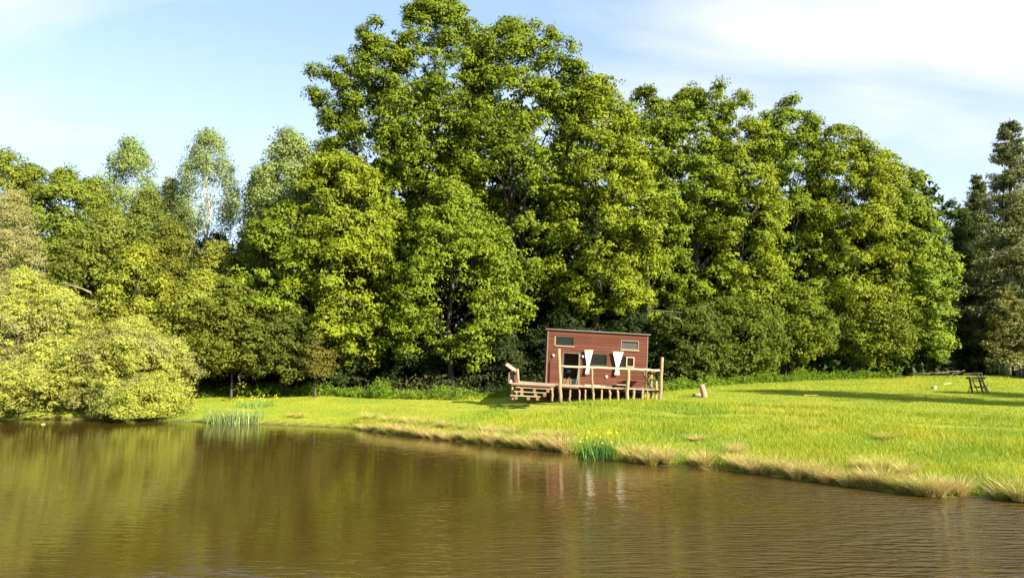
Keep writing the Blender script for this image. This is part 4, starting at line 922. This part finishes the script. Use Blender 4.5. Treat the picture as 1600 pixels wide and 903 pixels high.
MB().bar(q3(1541, 605, 0), q3(1545, 599, 0), .03).build('handle', OLD, tr)
# fallen pole and plank heap behind the trestle
p = gpos(1487, 588); hp = empty('pole_heap', p, 'grey poles lying in weeds at the foot of the lime green tree', 'poles')
for (a, b_, r_) in (((-2.6, 0, .25), (.7, 0.1, .55), .04), ((-.6, -.3, .05), (.9, .4, .50), .03), ((.2, .2, .1), (1.1, 0, .62), .035), ((-3.2, .4, .3), (0, .5, .35), .035)):
    MB().tube([a, tuple((np.array(a) + np.array(b_)) / 2 + [0, 0, .04]), b_], [r_, r_ * .9, r_ * .7], 7).build('pole', bark_mat((.09, .08, .06)), hp, smooth=True)
# arched shelter
p = gpos(1588, 589); ar = empty('arched_shelter', p, 'small arched garden shelter with a glinting curved top at the right edge', 'shelter')
def arch(r, h, y, rt, n=12):
    pts = [(-r, y, 0), (-r, y, h * .5)] + [(-r * math.cos(a), y, h - r + r * math.sin(a)) for a in np.linspace(0, math.pi, n)] + [(r, y, h * .5), (r, y, 0)]
    return MB().tube(pts, rt, 6)
hh = 24 * p.y / F
for y in (0, 1.4): arch(.42, hh, y, .035).build('hoop', surf_mat('galvanised', (.45, .45, .42), .35, metal=.6), ar, smooth=True)
V = []; Fq_ = []
angs = np.linspace(0, math.pi, 14)
for y in (0.04, 1.36):
    V += [(-.42, y, .02)] + [(-.42 * math.cos(a), y, hh - .42 + .42 * math.sin(a)) for a in angs] + [(.42, y, .02)]
for i in range(15): Fq_.append((i, i + 1, i + 17, i + 16))
mb = MB(); mb.add(V, Fq_); o = mb.build('cover', surf_mat('green_cover', (.16, .18, .12), .5), ar, smooth=True); md = o.modifiers.new('t', 'SOLIDIFY'); md.thickness = .02
mb = MB(); mb.box((-.40, 1.3, .02), (.40, 1.33, hh - .45)).build('back_panel', REDD, ar)
MB().box((.0, -.02, .02), (.36, 0.02, hh * .62)).build('door', surf_mat('brown_door', (.07, .06, .045), .7), ar)
# hummock of a grey green tarpaulin beside it
p = gpos(1624, 590); mb = MB(); rr = np.random.RandomState(8)
mb.tube([(-.2, 0, 0), (-.15, 0, .5), (-.05, 0, .95), (0, 0, 1.15), (.02, 0, 1.17)], [1.0, .9, .65, .35, .05], 14)
o = mb.build('tarpaulin_heap', surf_mat('grey_tarp', (.07, .08, .05), .6, .2, bump=.6), None, smooth=True); o.location = p; tag(o, 'grey green covered heap beside the arched shelter', 'heap')

# dead branches right of the cabin, fallen pale branch on the left, small floating leaf
def branch(name, label, px_pts, Y, r, mat, seed, twigs=6, cat='branch'):
    rr = np.random.RandomState(seed); pts = [P(a, b_, Y + rr.uniform(-.3, .3)) for a, b_ in px_pts]; mb = MB(); o0 = pts[0]
    loc = [tuple(p_ - o0) for p_ in pts]; mb.tube(loc, [r * (1 - .8 * i / (len(pts) - 1)) for i in range(len(pts))], 7)
    for _ in range(twigs):
        i = rr.randint(1, len(pts)); s0 = np.array(loc[i]); mb.tube(wiggle(rr, s0, s0 + rr.normal(size=3) * np.array([.6, .4, .5]), 3, .06), [r * .35, r * .28, r * .18, r * .05], 4)
    o = mb.build(name, mat, None, smooth=True); o.location = o0; return tag(o, label, cat)
DEAD = bark_mat((.15, .125, .09)); DEADP = bark_mat((.17, .145, .11))
branch('dead_branch', 'bare forked branch high right of the cabin', [(1010, 484), (1055, 487), (1078, 491), (1098, 480), (1118, 471), (1128, 464)], 53.0, .035, DEAD, 1, 9)
branch('dead_branch', 'bleached curved branch drooping right of the cabin roof', [(1052, 494), (1062, 499), (1070, 513), (1078, 530), (1081, 536)], 52.2, .045, DEADP, 2, 6)
branch('dead_branch', 'fallen pale limb poking out of the golden willow', [(142, 457), (128, 451), (110, 446), (92, 440)], 48.6, .07, DEADP, 3, 2)
branch('dead_branch', 'broken twiggy branch low under the dark hazel', [(375, 596), (372, 588), (378, 580), (388, 577), (396, 584)], 49.5, .05, DEAD, 4, 10)
x, y = W0(67, 663); mb = MB()
mb.add([(-.15, 0, .01), (-.05, -.09, .02), (.13, -.03, .01), (.11, .08, .03), (-.06, .1, .03), (.0, 0, .05)], [(0, 1, 5), (1, 2, 5), (2, 3, 5), (3, 4, 5), (4, 0, 5)])
o = mb.build('floating_leaf', surf_mat('pale_leaf', (.6, .48, .25), .6)); o.location = (x, y, 0.005); tag(o, 'small pale curled leaf floating before the willow', 'leaf')
bpy.context.view_layer.update()
